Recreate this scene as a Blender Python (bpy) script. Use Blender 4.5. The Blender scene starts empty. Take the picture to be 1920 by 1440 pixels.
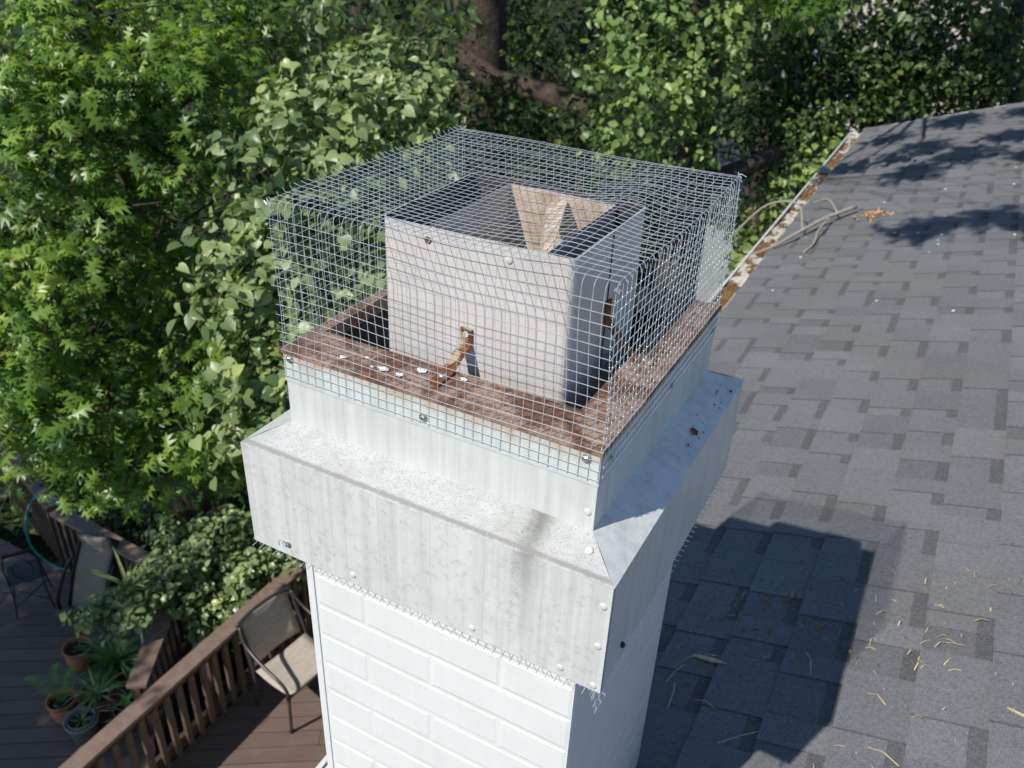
import bpy, bmesh, math, random
import numpy as np
from mathutils import Vector, Matrix

random.seed(7)
RNG = np.random.default_rng(11)
SC = bpy.context.scene
COL = SC.collection

# ------------------------------------------------------------------ camera
cam_d = bpy.data.cameras.new('camera')
cam = bpy.data.objects.new('camera', cam_d)
COL.objects.link(cam)
CAM = Vector((0.7214579, -0.74551856, 0.53895091))
cam.location = CAM
cam.rotation_euler = [math.radians(a) for a in (59.75357676, -2.2168278, 28.31167457)]
cam_d.sensor_width = 36.0
cam_d.lens = 1597.887 / 1920 * 36.0
cam_d.clip_start = 0.02
cam_d.clip_end = 2000
cam_d.dof.use_dof = True
cam_d.dof.focus_distance = 1.12
cam_d.dof.aperture_fstop = 8.5
SC.camera = cam

# ------------------------------------------------------------------ light
SUN_EL, SUN_AZ = 47.0, 68.0          # light travels towards (cos az, sin az)
to_sun = Vector((-math.cos(math.radians(SUN_EL)) * math.cos(math.radians(SUN_AZ)),
                 -math.cos(math.radians(SUN_EL)) * math.sin(math.radians(SUN_AZ)),
                 math.sin(math.radians(SUN_EL))))
w = bpy.data.worlds.new('World'); SC.world = w; w.use_nodes = True
nt = w.node_tree; nt.nodes.clear()
sky = nt.nodes.new('ShaderNodeTexSky'); sky.sky_type = 'NISHITA'; sky.sun_disc = False
sky.sun_elevation = math.radians(SUN_EL)
sky.sun_rotation = math.atan2(to_sun.x, to_sun.y)
sky.air_density = 1.0; sky.dust_density = 0.0; sky.ozone_density = 2.5
bg = nt.nodes.new('ShaderNodeBackground'); bg.inputs['Strength'].default_value = 0.13
ow = nt.nodes.new('ShaderNodeOutputWorld')
nt.links.new(sky.outputs[0], bg.inputs[0]); nt.links.new(bg.outputs[0], ow.inputs[0])
sl = bpy.data.lights.new('sun', 'SUN'); sl.energy = 4.7; sl.angle = math.radians(0.55)
sl.color = (1.0, 0.955, 0.88)
so = bpy.data.objects.new('sun', sl); COL.objects.link(so)
so.rotation_euler = to_sun.to_track_quat('Z', 'Y').to_euler()
so.location = (-3, -6, 8)
SC.view_settings.view_transform = 'Standard'; SC.view_settings.look = 'None'
SC.view_settings.exposure = 0.0; SC.view_settings.gamma = 1.0
SC.view_settings.use_curve_mapping = False
SC.cycles.use_denoising = True
SC.cycles.max_bounces = 8
SC.cycles.transparent_max_bounces = 8
SC.cycles.sample_clamp_indirect = 6.0

# ------------------------------------------------------------------ helpers
def link(name, me, mat=None, parent=None, loc=None, rot=None):
    o = bpy.data.objects.new(name, me)
    COL.objects.link(o)
    if mat is not None and me is not None and len(me.materials) == 0:
        me.materials.append(mat)
    elif mat is not None and me is not None and me.materials[0] != mat:
        o.material_slots[0].link = 'OBJECT'; o.material_slots[0].material = mat
    if parent is not None:
        o.parent = parent
    if loc is not None: o.location = loc
    if rot is not None: o.rotation_euler = rot
    return o

def empty(name, loc, label, cat, group=None, rz=0.0):
    o = bpy.data.objects.new(name, None); COL.objects.link(o)
    o.location = loc; o.rotation_euler = (0, 0, rz); o.empty_display_size = 0.1
    o['label'] = label; o['category'] = cat
    if group: o['group'] = group
    return o

def tag(o, label, cat, group=None, kind=None):
    if label: o['label'] = label
    if cat: o['category'] = cat
    if group: o['group'] = group
    if kind: o['kind'] = kind
    return o

class MB:
    """collects polygons in world-like coordinates; build() writes one mesh with vertices relative to `origin`"""
    def __init__(s): s.v = []; s.f = []; s.t = []; s.tv = 0.5; s.sm = []
    def quad(s, pts):
        i = len(s.v); s.v += [tuple(p) for p in pts]; s.f.append(tuple(range(i, i + len(pts)))); s.t += [s.tv] * len(pts)
    def box(s, a, b):
        (x0, y0, z0), (x1, y1, z1) = a, b
        i = len(s.v)
        s.v += [(x0,y0,z0),(x1,y0,z0),(x1,y1,z0),(x0,y1,z0),(x0,y0,z1),(x1,y0,z1),(x1,y1,z1),(x0,y1,z1)]
        s.t += [s.tv] * 8
        s.f += [tuple(i + k for k in f) for f in ((0,3,2,1),(4,5,6,7),(0,1,5,4),(1,2,6,5),(2,3,7,6),(3,0,4,7))]
    def bar(s, p, q, wd, ht, up=(0,0,1)):
        p = Vector(p); q = Vector(q); d = (q - p).normalized(); up = Vector(up)
        sd = d.cross(up).normalized() * wd / 2; u = sd.cross(d).normalized() * ht / 2
        i = len(s.v)
        for e in (p, q):
            for a, b in ((-1,-1),(1,-1),(1,1),(-1,1)): s.v.append(tuple(e + sd * a + u * b))
        s.t += [s.tv] * 8
        s.f += [tuple(i + k for k in f) for f in ((0,1,2,3),(7,6,5,4),(0,4,5,1),(1,5,6,2),(2,6,7,3),(3,7,4,0))]
    def tube(s, pts, rad, n=6, cap=True):
        pts = [Vector(p) for p in pts]
        if not hasattr(rad, '__len__'): rad = [rad] * len(pts)
        i0 = len(s.v); up = Vector((0.123, 0.456, 0.88)).normalized()
        prev = None
        for k, p in enumerate(pts):
            d = (pts[min(k + 1, len(pts) - 1)] - pts[max(k - 1, 0)])
            d = d.normalized() if d.length > 1e-9 else Vector((0, 0, 1))
            if prev is None: a = d.cross(up) if abs(d.dot(up)) < .95 else d.cross(Vector((1, 0, 0)))
            else: a = prev - d * prev.dot(d)
            a.normalize(); prev = a; b = d.cross(a)
            for j in range(n):
                t = 2 * math.pi * j / n
                s.v.append(tuple(p + (a * math.cos(t) + b * math.sin(t)) * rad[k])); s.t.append(s.tv)
        for k in range(len(pts) - 1):
            for j in range(n):
                a0 = i0 + k * n + j; a1 = i0 + k * n + (j + 1) % n
                s.f.append((a0, a1, a1 + n, a0 + n))
        if cap:
            s.f.append(tuple(i0 + j for j in reversed(range(n))))
            s.f.append(tuple(i0 + (len(pts) - 1) * n + j for j in range(n)))
    def lathe(s, prof, c=(0, 0, 0), n=16):
        i0 = len(s.v)
        for r, z in prof:
            for j in range(n):
                t = 2 * math.pi * j / n
                s.v.append((c[0] + r * math.cos(t), c[1] + r * math.sin(t), c[2] + z)); s.t.append(s.tv)
        for k in range(len(prof) - 1):
            for j in range(n):
                a0 = i0 + k * n + j; a1 = i0 + k * n + (j + 1) % n
                s.f.append((a0, a1, a1 + n, a0 + n))
    def mesh(s, name, origin=(0, 0, 0), smooth=False, tint=False):
        me = bpy.data.meshes.new(name)
        o = Vector(origin)
        me.from_pydata([tuple(Vector(v) - o) for v in s.v], [], s.f)
        if smooth:
            me.polygons.foreach_set('use_smooth', [True] * len(me.polygons))
        if tint:
            a = me.attributes.new('tint', 'FLOAT', 'POINT'); a.data.foreach_set('value', s.t)
        me.update()
        return me
    def build(s, name, mat, parent=None, origin=(0, 0, 0), loc=None, smooth=False, tint=False):
        """origin: where the parent stands (child local space)"""
        return link(name, s.mesh(name, origin, smooth, tint), mat, parent, loc)

def bevel(o, wdt, seg=2):
    m = o.modifiers.new('bevel', 'BEVEL'); m.width = wdt; m.segments = seg; m.limit_method = 'ANGLE'
    m.angle_limit = math.radians(40)
    return o

def tri_mesh(name, V, F, tint):
    me = bpy.data.meshes.new(name)
    nv, nf = len(V), len(F)
    me.vertices.add(nv); me.vertices.foreach_set('co', V.astype(np.float32).ravel())
    me.loops.add(nf * 3); me.loops.foreach_set('vertex_index', F.astype(np.int32).ravel())
    me.polygons.add(nf); me.polygons.foreach_set('loop_start', np.arange(0, nf * 3, 3, dtype=np.int32))
    a = me.attributes.new('tint', 'FLOAT', 'POINT'); a.data.foreach_set('value', tint.astype(np.float32))
    me.update(calc_edges=True)
    return me

# ------------------------------------------------------------------ materials
class NT:
    def __init__(s, name):
        s.m = bpy.data.materials.new(name); s.m.use_nodes = True
        s.n = s.m.node_tree.nodes; s.l = s.m.node_tree.links
        s.n.clear()
        s.out = s.n.new('ShaderNodeOutputMaterial'); s.bs = s.n.new('ShaderNodeBsdfPrincipled')
        s.l.new(s.bs.outputs[0], s.out.inputs[0])
        s.co = s.n.new('ShaderNodeTexCoord')
    def noise(s, scale, detail=4, rough=.6, vec=None, stretch=None, dist=0.0):
        t = s.n.new('ShaderNodeTexNoise'); t.inputs['Scale'].default_value = scale
        t.inputs['Detail'].default_value = detail; t.inputs['Roughness'].default_value = rough
        t.inputs['Distortion'].default_value = dist
        src = vec or s.co.outputs['Object']
        if stretch:
            mp = s.n.new('ShaderNodeMapping'); mp.inputs['Scale'].default_value = stretch
            s.l.new(src, mp.inputs[0]); src = mp.outputs[0]
        s.l.new(src, t.inputs['Vector'])
        return t.outputs[0]
    def ramp(s, fac, stops):
        r = s.n.new('ShaderNodeValToRGB'); e = r.color_ramp.elements
        while len(e) < len(stops): e.new(.5)
        for el, (p, c) in zip(e, stops):
            el.position = p; el.color = (*c, 1) if len(c) == 3 else c
        s.l.new(fac, r.inputs[0]); return r.outputs[0]
    def mix(s, fac, a, b, mode='MIX'):
        m = s.n.new('ShaderNodeMix'); m.data_type = 'RGBA'; m.blend_type = mode
        if isinstance(fac, (int, float)): m.inputs[0].default_value = fac
        else: s.l.new(fac, m.inputs[0])
        for sock, v in ((m.inputs[6], a), (m.inputs[7], b)):
            if isinstance(v, tuple): sock.default_value = (*v, 1)
            else: s.l.new(v, sock)
        return m.outputs[2]
    def math(s, op, a, b=None):
        m = s.n.new('ShaderNodeMath'); m.operation = op
        for sock, v in zip(m.inputs, (a, b)):
            if v is None: continue
            if isinstance(v, (int, float)): sock.default_value = v
            else: s.l.new(v, sock)
        return m.outputs[0]
    def attr(s, name):
        a = s.n.new('ShaderNodeAttribute'); a.attribute_name = name; return a.outputs['Fac']
    def orand(s):
        return s.n.new('ShaderNodeObjectInfo').outputs['Random']
    def sep(s):
        x = s.n.new('ShaderNodeSeparateXYZ'); s.l.new(s.co.outputs['Object'], x.inputs[0]); return x.outputs
    def bump(s, h, strength=.3, dist=.002):
        b = s.n.new('ShaderNodeBump'); b.inputs['Strength'].default_value = strength
        b.inputs['Distance'].default_value = dist
        s.l.new(h, b.inputs['Height']); s.l.new(b.outputs[0], s.bs.inputs['Normal'])
    def base(s, c):
        if isinstance(c, tuple): s.bs.inputs['Base Color'].default_value = (*c, 1)
        else: s.l.new(c, s.bs.inputs['Base Color'])
    def set(s, rough=None, metal=None, spec=None):
        if rough is not None:
            if isinstance(rough, (int, float)): s.bs.inputs['Roughness'].default_value = rough
            else: s.l.new(rough, s.bs.inputs['Roughness'])
        if metal is not None: s.bs.inputs['Metallic'].default_value = metal
        if spec is not None: s.bs.inputs['Specular IOR Level'].default_value = spec
        return s.m

def mat_plain(name, col, rough=.6, metal=0., var=.15, scale=30, bump=0.):
    t = NT(name); n = t.noise(scale)
    lo = tuple(c * (1 - var) for c in col); hi = tuple(min(1, c * (1 + var)) for c in col)
    t.base(t.ramp(n, [(.3, lo), (.7, hi)]))
    if bump: t.bump(n, bump)
    return t.set(rough, metal)

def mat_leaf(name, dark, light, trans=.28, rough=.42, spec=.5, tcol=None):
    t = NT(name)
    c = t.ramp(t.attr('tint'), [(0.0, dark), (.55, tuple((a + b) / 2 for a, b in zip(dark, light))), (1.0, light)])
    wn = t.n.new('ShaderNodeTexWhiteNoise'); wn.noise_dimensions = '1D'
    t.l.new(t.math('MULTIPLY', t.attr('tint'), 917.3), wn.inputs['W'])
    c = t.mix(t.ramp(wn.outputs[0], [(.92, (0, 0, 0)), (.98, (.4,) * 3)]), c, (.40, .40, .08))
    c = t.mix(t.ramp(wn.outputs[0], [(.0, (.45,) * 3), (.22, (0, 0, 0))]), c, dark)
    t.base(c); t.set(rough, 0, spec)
    tr = t.n.new('ShaderNodeBsdfTranslucent')
    tc = t.mix(1.0, c, tcol or (1.25, 1.35, .5), 'MULTIPLY')
    t.l.new(tc, tr.inputs[0])
    ms = t.n.new('ShaderNodeMixShader'); ms.inputs[0].default_value = trans
    t.l.new(t.bs.outputs[0], ms.inputs[1]); t.l.new(tr.outputs[0], ms.inputs[2])
    t.l.new(ms.outputs[0], t.out.inputs[0])
    return t.m

M = {}
# weathered white painted sheet metal, upright faces: streaks and soft dirt
def painted(name, col, streak, speck, dirt, stain=0.0, rough=.34, spec=.65):
    t = NT(name)
    geo = t.n.new('ShaderNodeNewGeometry'); pos = geo.outputs['Position']
    fine = t.noise(420, 3, .75, vec=pos); mid = t.noise(110, 4, .7, vec=pos)
    st = t.noise(1.0, 5, .65, vec=pos, stretch=(60, 60, 2.0))
    big = t.noise(11, 5, .65, vec=pos); scr = t.noise(1.0, 3, .7, vec=pos, stretch=(30, 30, 260))
    c = t.mix(t.ramp(st, [(.42, (0, 0, 0)), (.75, (streak,) * 3)]), col, tuple(x * .72 for x in col))
    c = t.mix(t.ramp(big, [(.42, (0, 0, 0)), (.72, (dirt,) * 3)]), c, (.36, .355, .32))
    c = t.mix(t.ramp(mid, [(.50, (0, 0, 0)), (.70, (speck * .4,) * 3)]), c, (.30, .30, .275))
    c = t.mix(t.ramp(fine, [(.54, (0, 0, 0)), (.66, (speck,) * 3)]), c, (.22, .22, .20))
    f2 = t.noise(190, 3, .6, vec=pos)
    c = t.mix(t.ramp(f2, [(.68, (0, 0, 0)), (.74, (speck * .3,) * 3)]), c, (.74, .74, .72))
    if stain:      # a run of black algae below the near end of the shoulder
        xyz = t.n.new('ShaderNodeSeparateXYZ'); t.l.new(pos, xyz.inputs[0])
        dx = t.math('ABSOLUTE', t.math('ADD', t.math('SUBTRACT', xyz.outputs[0], .395), t.math('MULTIPLY', t.math('SUBTRACT', mid, .5), .03)))
        m1 = t.ramp(t.math('MULTIPLY', dx, 30.0), [(.12, (1, 1, 1)), (.62, (0, 0, 0))])
        m2 = t.ramp(t.math('MULTIPLY', t.math('ADD', xyz.outputs[2], .30), 6.0), [(.05, (0, 0, 0)), (.95, (1, 1, 1))])
        mm = t.mix(1.0, m1, m2, 'MULTIPLY'); mm = t.mix(1.0, mm, t.ramp(big, [(.25, (.35,) * 3), (.6, (stain,) * 3)]), 'MULTIPLY')
        c = t.mix(mm, c, (.17, .17, .15))
        # dirt caught along the fold of the front shoulder
        fy = t.math('ABSOLUTE', t.math('ADD', t.math('ADD', xyz.outputs[1], .0455), t.math('MULTIPLY', t.math('SUBTRACT', mid, .5), .006)))
        fold = t.ramp(t.math('MULTIPLY', fy, 100.0), [(.15, (.85,) * 3), (.45, (0, 0, 0))])
        c = t.mix(fold, c, (.25, .245, .22))
        # faint pressed creases in the apron, their shade painted as thin dark lines
        fr = t.math('FRACT', t.math('MULTIPLY', t.math('ADD', xyz.outputs[0], .02), 12.5))
        cr = t.ramp(t.math('ABSOLUTE', t.math('SUBTRACT', fr, .5)), [(.0, (.42,) * 3), (.018, (0, 0, 0))])
        c = t.mix(cr, c, (.45, .45, .43))
    t.base(c); t.bump(t.math('ADD', fine, t.math('MULTIPLY', scr, .5)), .16, .0007)
    t.set(rough, 0, spec)
    return t.m
M['paint'] = painted('weathered_white_paint', (.695, .695, .665), .85, .16, .22, .6)
M['paint_plain'] = painted('weathered_white_paint_plain', (.685, .69, .662), .8, .16, .25)
M['paint_top'] = painted('lichen_speckled_paint', (.52, .52, .50), .3, .8, .9, .85, .5, .4)
M['brick_paint'] = painted('white_brick_paint', (.765, .76, .735), .15, .05, .12, 0.0, .5, .4)
t = NT('collar_paint')    # white paint with a rust stained upper edge
sx = t.sep()
big = t.noise(16, 5, .65); st = t.noise(1.0, 5, .65, stretch=(80, 80, 6)); fine = t.noise(200, 3, .7)
c = t.mix(t.ramp(st, [(.42, (0, 0, 0)), (.78, (.5, .5, .5))]), (.62, .63, .615), (.40, .42, .39))
c = t.mix(t.ramp(big, [(.5, (0, 0, 0)), (.75, (.45,) * 3)]), c, (.42, .45, .41))
c = t.mix(t.ramp(fine, [(.62, (0, 0, 0)), (.72, (.35,) * 3)]), c, (.35, .34, .30))
edge = t.math('ADD', t.math('MULTIPLY', sx[2], 22.0), t.math('MULTIPLY', t.noise(40, 4, .6), 1.3))
c = t.mix(t.ramp(edge, [(.10, (0, 0, 0)), (.75, (.85,) * 3)]), c, (.46, .29, .125))
edge2 = t.math('ADD', t.math('MULTIPLY', sx[2], 42.0), t.math('MULTIPLY', t.noise(70, 4, .7), 1.4))
c = t.mix(t.ramp(edge2, [(.50, (0, 0, 0)), (.82, (.9,) * 3)]), c, (.28, .115, .04))
t.base(c); t.bump(fine, .15, .0006); M['collar'] = t.set(.45, 0, .45)

t = NT('rusted_flange')
a = t.noise(55, 6, .75, dist=1.0); b = t.noise(13, 5, .7, dist=.6); f = t.noise(260, 2, .7)
c = t.ramp(a, [(.30, (.085, .040, .027)), (.50, (.155, .080, .052)), (.68, (.26, .14, .08))])
c = t.mix(t.ramp(b, [(.44, (0, 0, 0)), (.56, (.85,) * 3)]), c, (.40, .285, .225))
c = t.mix(t.ramp(t.noise(24, 5, .7), [(.58, (0, 0, 0)), (.70, (.7,) * 3)]), c, (.36, .155, .05))
c = t.mix(t.ramp(f, [(.64, (0, 0, 0)), (.72, (.5,) * 3)]), c, (.42, .32, .24))
c = t.mix(t.ramp(t.noise(85, 6, .8, dist=1.5), [(.50, (0, 0, 0)), (.62, (.75,) * 3)]), c, (.075, .034, .022))
t.base(c); t.bump(a, .8, .0025); M['rust'] = t.set(.8, 0, .2)
t = NT('rusted_strap')
a = t.noise(55, 6, .7); b = t.noise(28, 3, .5)
c = t.ramp(a, [(.3, (.09, .03, .012)), (.55, (.20, .07, .022)), (.72, (.34, .15, .06))])
c = t.mix(t.ramp(b, [(.60, (0, 0, 0)), (.66, (.8,) * 3)]), c, (.46, .38, .27))
t.base(c); t.bump(a, .4, .001); M['strap'] = t.set(.75, 0, .25)
t = NT('rust_spot'); a = t.noise(120, 5, .7)
t.base(t.ramp(a, [(.35, (.07, .028, .012)), (.65, (.28, .13, .045))])); M['rustspot'] = t.set(.85, 0, .2)

t = NT('pink_flue_paint')
a = t.noise(12, 4, .6); st = t.noise(1.0, 4, .6, stretch=(60, 60, 3)); f = t.noise(150, 3, .6)
c = t.ramp(a, [(.35, (.56, .505, .475)), (.7, (.65, .595, .565))])
c = t.mix(t.ramp(st, [(.5, (0, 0, 0)), (.75, (.18,) * 3)]), c, (.48, .40, .36))
t.base(c); t.bump(f, .06, .0004); M['flue'] = t.set(.5, 0, .4)
t = NT('sooty_flue_lining')
a = t.noise(14, 5, .65); b = t.noise(30, 5, .65)
c = t.ramp(a, [(.3, (.44, .385, .37)), (.7, (.56, .50, .48))])
c = t.mix(t.ramp(b, [(.56, (0, 0, 0)), (.66, (.8,) * 3)]), c, (.30, .18, .09))
t.base(c); M['lining'] = t.set(.7, 0, .3)
t = NT('galvanised_wire'); t.base(t.ramp(t.noise(60), [(.3, (.70, .78, .80)), (.7, (.82, .88, .90))]))
M['wire'] = t.set(.30, .58, .8)
t = NT('tan_rusted_steel'); a = t.noise(26, 5, .7)
t.base(t.ramp(a, [(.32, (.30, .16, .07)), (.5, (.55, .41, .28)), (.7, (.66, .57, .46))])); M['tanrust'] = t.set(.6, 0, .4)
M['galv'] = mat_plain('galvanised_screw', (.62, .62, .61), .32, .9, .2, 200)
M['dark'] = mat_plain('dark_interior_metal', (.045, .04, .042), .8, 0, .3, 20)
M['sealant'] = mat_plain('white_droppings', (.74, .73, .71), .8, 0, .1, 200, .5)

# roof shingles
def shingle_mat(name):
    t = NT(name)
    tn = t.attr('tint')
    gr = t.noise(900, 2, .8); md = t.noise(160, 3, .7); big = t.noise(2.2, 5, .6, vec=None)
    geo = t.n.new('ShaderNodeNewGeometry')
    big = t.noise(2.2, 5, .6, vec=geo.outputs['Position'])
    gr = t.noise(620, 2, .8, vec=geo.outputs['Position']); md = t.noise(120, 5, .8, vec=geo.outputs['Position'])
    c = t.ramp(tn, [(0., (.088, .090, .096)), (.25, (.145, .148, .157)), (.6, (.222, .227, .240)), (1., (.30, .305, .318))])
    c = t.mix(t.ramp(gr, [(.34, (.42,) * 3), (.5, (1, 1, 1)), (.64, (1.15,) * 3), (.74, (2.6, 2.6, 2.6))]), c, c, 'MIX')
    g = t.ramp(gr, [(.30, (.35,) * 3), (.5, (.95,) * 3), (.62, (1.0,) * 3)])
    c = t.mix(1.0, c, g, 'MULTIPLY')
    hi = t.ramp(gr, [(.62, (0, 0, 0)), (.68, (.8,) * 3)])
    c = t.mix(hi, c, (.60, .60, .61))
    m2 = t.ramp(md, [(.30, (.52,) * 3), (.5, (.88,) * 3), (.70, (1.0,) * 3)])
    c = t.mix(1.0, c, m2, 'MULTIPLY')
    bb = t.ramp(big, [(.35, (.93, .90, .86)), (.65, (1.0, 1.0, 1.0))])
    c = t.mix(1.0, c, bb, 'MULTIPLY')
    t.base(c); t.bump(gr, .6, .0015)
    return t.set(.9, 0, .25)
M['shingle'] = shingle_mat('asphalt_shingle')
M['roofbase'] = mat_plain('roof_felt', (.03, .03, .032), .9)
t = NT('gutter_white_aluminium'); a = t.noise(30, 4)
t.base(t.ramp(a, [(.3, (.60, .59, .56)), (.7, (.78, .77, .75))])); M['gutter'] = t.set(.4, 0, .4)
t = NT('gutter_debris'); a = t.noise(60, 5, .75); b = t.noise(7, 4, .6)
c = t.ramp(a, [(.3, (.08, .045, .022)), (.5, (.20, .12, .055)), (.7, (.36, .26, .15))])
c = t.mix(t.ramp(b, [(.50, (0, 0, 0)), (.56, (1, 1, 1))]), c, (.60, .57, .50))
t.base(c); t.bump(a, .8, .006); M['debris'] = t.set(.95, 0, .1)

# deck
t = NT('stained_deck_wood')
r = t.orand()
gr = t.noise(1.0, 6, .65, stretch=(3, 60, 60)); bl = t.noise(5, 4, .6)
c = t.ramp(gr, [(.3, (.100, .068, .055)), (.7, (.175, .125, .102))])
c = t.mix(t.ramp(r, [(0., (0, 0, 0)), (1., (.55,) * 3)]), c, (.21, .155, .128))
c = t.mix(t.ramp(bl, [(.55, (0, 0, 0)), (.75, (.35,) * 3)]), c, (.20, .17, .145))
t.base(c); t.bump(gr, .3, .002); M['deck'] = t.set(.62, 0, .35)
t = NT('brown_rail_stain'); gr = t.noise(1.0, 5, .6, stretch=(14, 14, 14))
t.base(t.ramp(gr, [(.3, (.175, .120, .092)), (.7, (.245, .175, .140))])); M['rail'] = t.set(.6, 0, .35)
M['rail_shade'] = mat_plain('shade_toned_rail_stain', (.10, .066, .05), .6, 0, .25, 14)  # darker copy of the cap stain: shade on rails and posts is in the colour
M['baluster'] = mat_plain('shade_toned_baluster_wood', (.135, .090, .058), .65, 0, .2, 25)  # wood darkened so the shaded sides of the balusters are in the colour
M['iron'] = mat_plain('black_iron', (.022, .022, .025), .45, .3, .3, 60)
M['alu'] = mat_plain('dark_grey_tube', (.075, .07, .072), .38, .4, .2, 60)
t = NT('beige_sling'); a = t.noise(1.0, 4, .6, stretch=(50, 8, 50)); f = t.noise(600, 2, .5)
c = t.ramp(a, [(.3, (.38, .33, .275)), (.7, (.50, .44, .375))]); t.base(c); t.bump(f, .3, .001)
M['sling'] = t.set(.8, 0, .2)
M['sling2'] = mat_plain('tan_sling', (.24, .20, .16), .8, 0, .15, 40)
M['terracotta'] = mat_plain('terracotta', (.36, .145, .065), .75, 0, .25, 25, .2)
M['redpot'] = mat_plain('red_clay_pot', (.27, .075, .045), .6, 0, .25, 25, .1)
M['greypot'] = mat_plain('grey_pot', (.20, .19, .175), .7, 0, .2, 30, .1)
M['soil'] = mat_plain('potting_soil', (.028, .02, .014), .95, 0, .5, 60, .6)
M['hose'] = mat_plain('green_hose', (.02, .30, .25), .4, 0, .15, 40)
M['bark'] = NT('bark').m
t = NT('tree_bark'); a = t.noise(1.0, 6, .7, stretch=(22, 22, 5)); b = t.noise(3, 3)
c = t.ramp(a, [(.3, (.030, .023, .018)), (.7, (.105, .08, .062))])
t.base(c); t.bump(a, .9, .02); M['bark'] = t.set(.9, 0, .2)
t = NT('pale_limb_bark'); a = t.noise(1.0, 6, .7, stretch=(14, 14, 14))
t.base(t.ramp(a, [(.3, (.035, .027, .021)), (.7, (.125, .095, .075))])); t.bump(a, .9, .03); M['bark2'] = t.set(.9, 0, .2)
t = NT('forest_floor'); a = t.noise(2.2, 6, .7); b = t.noise(14, 5, .7)
c = t.ramp(a, [(.35, (.020, .030, .012)), (.6, (.045, .055, .020)), (.75, (.075, .058, .036))])
c = t.mix(t.ramp(b, [(.4, (0, 0, 0)), (.7, (.6,) * 3)]), c, (.03, .022, .014))
t.base(c); t.bump(b, 1.0, .05); M['ground'] = t.set(.95, 0, .1)
M['oak'] = mat_leaf('oak_leaf', (.036, .100, .020), (.27, .42, .060), .36, .38, .5)
M['pear'] = mat_leaf('pear_leaf', (.085, .15, .048), (.43, .51, .21), .30, .38, .5)
M['ivyl'] = mat_leaf('ivy_leaf', (.045, .105, .026), (.38, .50, .15), .28, .40, .45)
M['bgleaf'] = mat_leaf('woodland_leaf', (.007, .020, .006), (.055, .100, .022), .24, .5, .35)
M['ivyshade'] = mat_leaf('shade_toned_ivy_leaf', (.010, .030, .008), (.13, .205, .045), .24, .40, .40)  # darker copy of the ivy leaf, with the shade of the wood painted in
M['bushl'] = mat_leaf('euonymus_leaf', (.055, .12, .038), (.40, .48, .21), .22, .35, .55)
M['fern'] = mat_leaf('fern_leaf', (.09, .32, .04), (.24, .58, .09), .3, .5)
M['blade'] = mat_leaf('strap_leaf', (.12, .24, .07), (.46, .55, .22), .25, .45)
M['bladed'] = mat_leaf('dark_strap_leaf', (.045, .14, .04), (.17, .33, .10), .3, .45)
M['straw'] = mat_plain('dry_straw', (.55, .42, .24), .8, 0, .35, 60)
M['twig'] = mat_plain('dead_twig', (.34, .29, .24), .85, 0, .3, 80, .3)
M['fungus'] = mat_plain('orange_debris', (.60, .33, .12), .85, 0, .3, 80, .5)
M['crumb'] = mat_plain('brown_crumbs', (.20, .115, .05), .9, 0, .5, 150)
M['speck'] = mat_plain('white_specks', (.8, .79, .77), .8, 0, .05)
M['housewall'] = mat_plain('pale_siding', (.62, .56, .54), .7, 0, .1, 3)
M['sidewall'] = mat_plain('grey_siding', (.34, .34, .34), .7, 0, .1, 3)
M['shedroof'] = mat_plain('dark_shed_roof', (.06, .065, .08), .7, 0, .3, 10)
M['stucco'] = mat_plain('house_wall_stucco', (.55, .53, .49), .85, 0, .1, 12, .2)

# ------------------------------------------------------------------ dimensions of the chimney top (metres)
W, D = .457, .455
HC, H1, SK, DR, H2 = .2013, .1135, .0502, .0262, .173
Z2 = -H1 - DR; Z3 = Z2 - H2

# ================================================================== SETTING
g = MB()
N = 60
def gz(x, y):
    return -6.35 + .25 * math.sin(x * .21) * math.cos(y * .17)
xs = [-220 + 440 * i / N for i in range(N + 1)]
for i in range(N):
    for j in range(N):
        g.quad([(xs[i], xs[j], gz(xs[i], xs[j])), (xs[i+1], xs[j], gz(xs[i+1], xs[j])),
                (xs[i+1], xs[j+1], gz(xs[i+1], xs[j+1])), (xs[i], xs[j+1], gz(xs[i], xs[j+1]))])
tag(g.build('ground', M['ground']), None, None, kind='structure')

# ------------------------------------------------------------------ HOUSE with shingled roof
EX, EZ = -.14, -1.1 + (-.14 - .457) / 3          # eave edge
EU = Vector((3, 0, 1)).normalized(); EN = Vector((-1, 0, 3)).normalized()
Y0, Y1 = -3.0, 8.02
def rp(u, y, n=0.0):
    return Vector((EX, y, EZ)) + EU * u + EN * n - Vector((0, 0, 0))
house = empty('house', (3.0, 3.0, -6.3), 'house with grey asphalt shingle roof and white gutter beside the chimney', 'house')
HO = Vector((3.0, 3.0, -6.3))
rb = MB()
L = 6.2
pts = [rp(-.02, Y0, -.012), rp(L, Y0, -.012), rp(L, Y1, -.012), rp(-.02, Y1, -.012)]
low = [p - Vector((0, 0, .14)) for p in pts]
rb.quad(pts); rb.quad(list(reversed(low)))
for i in range(4): rb.quad([pts[(i + 1) % 4], pts[i], low[i], low[(i + 1) % 4]])
roof = rb.build('roof', M['roofbase'], house, HO)
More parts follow.
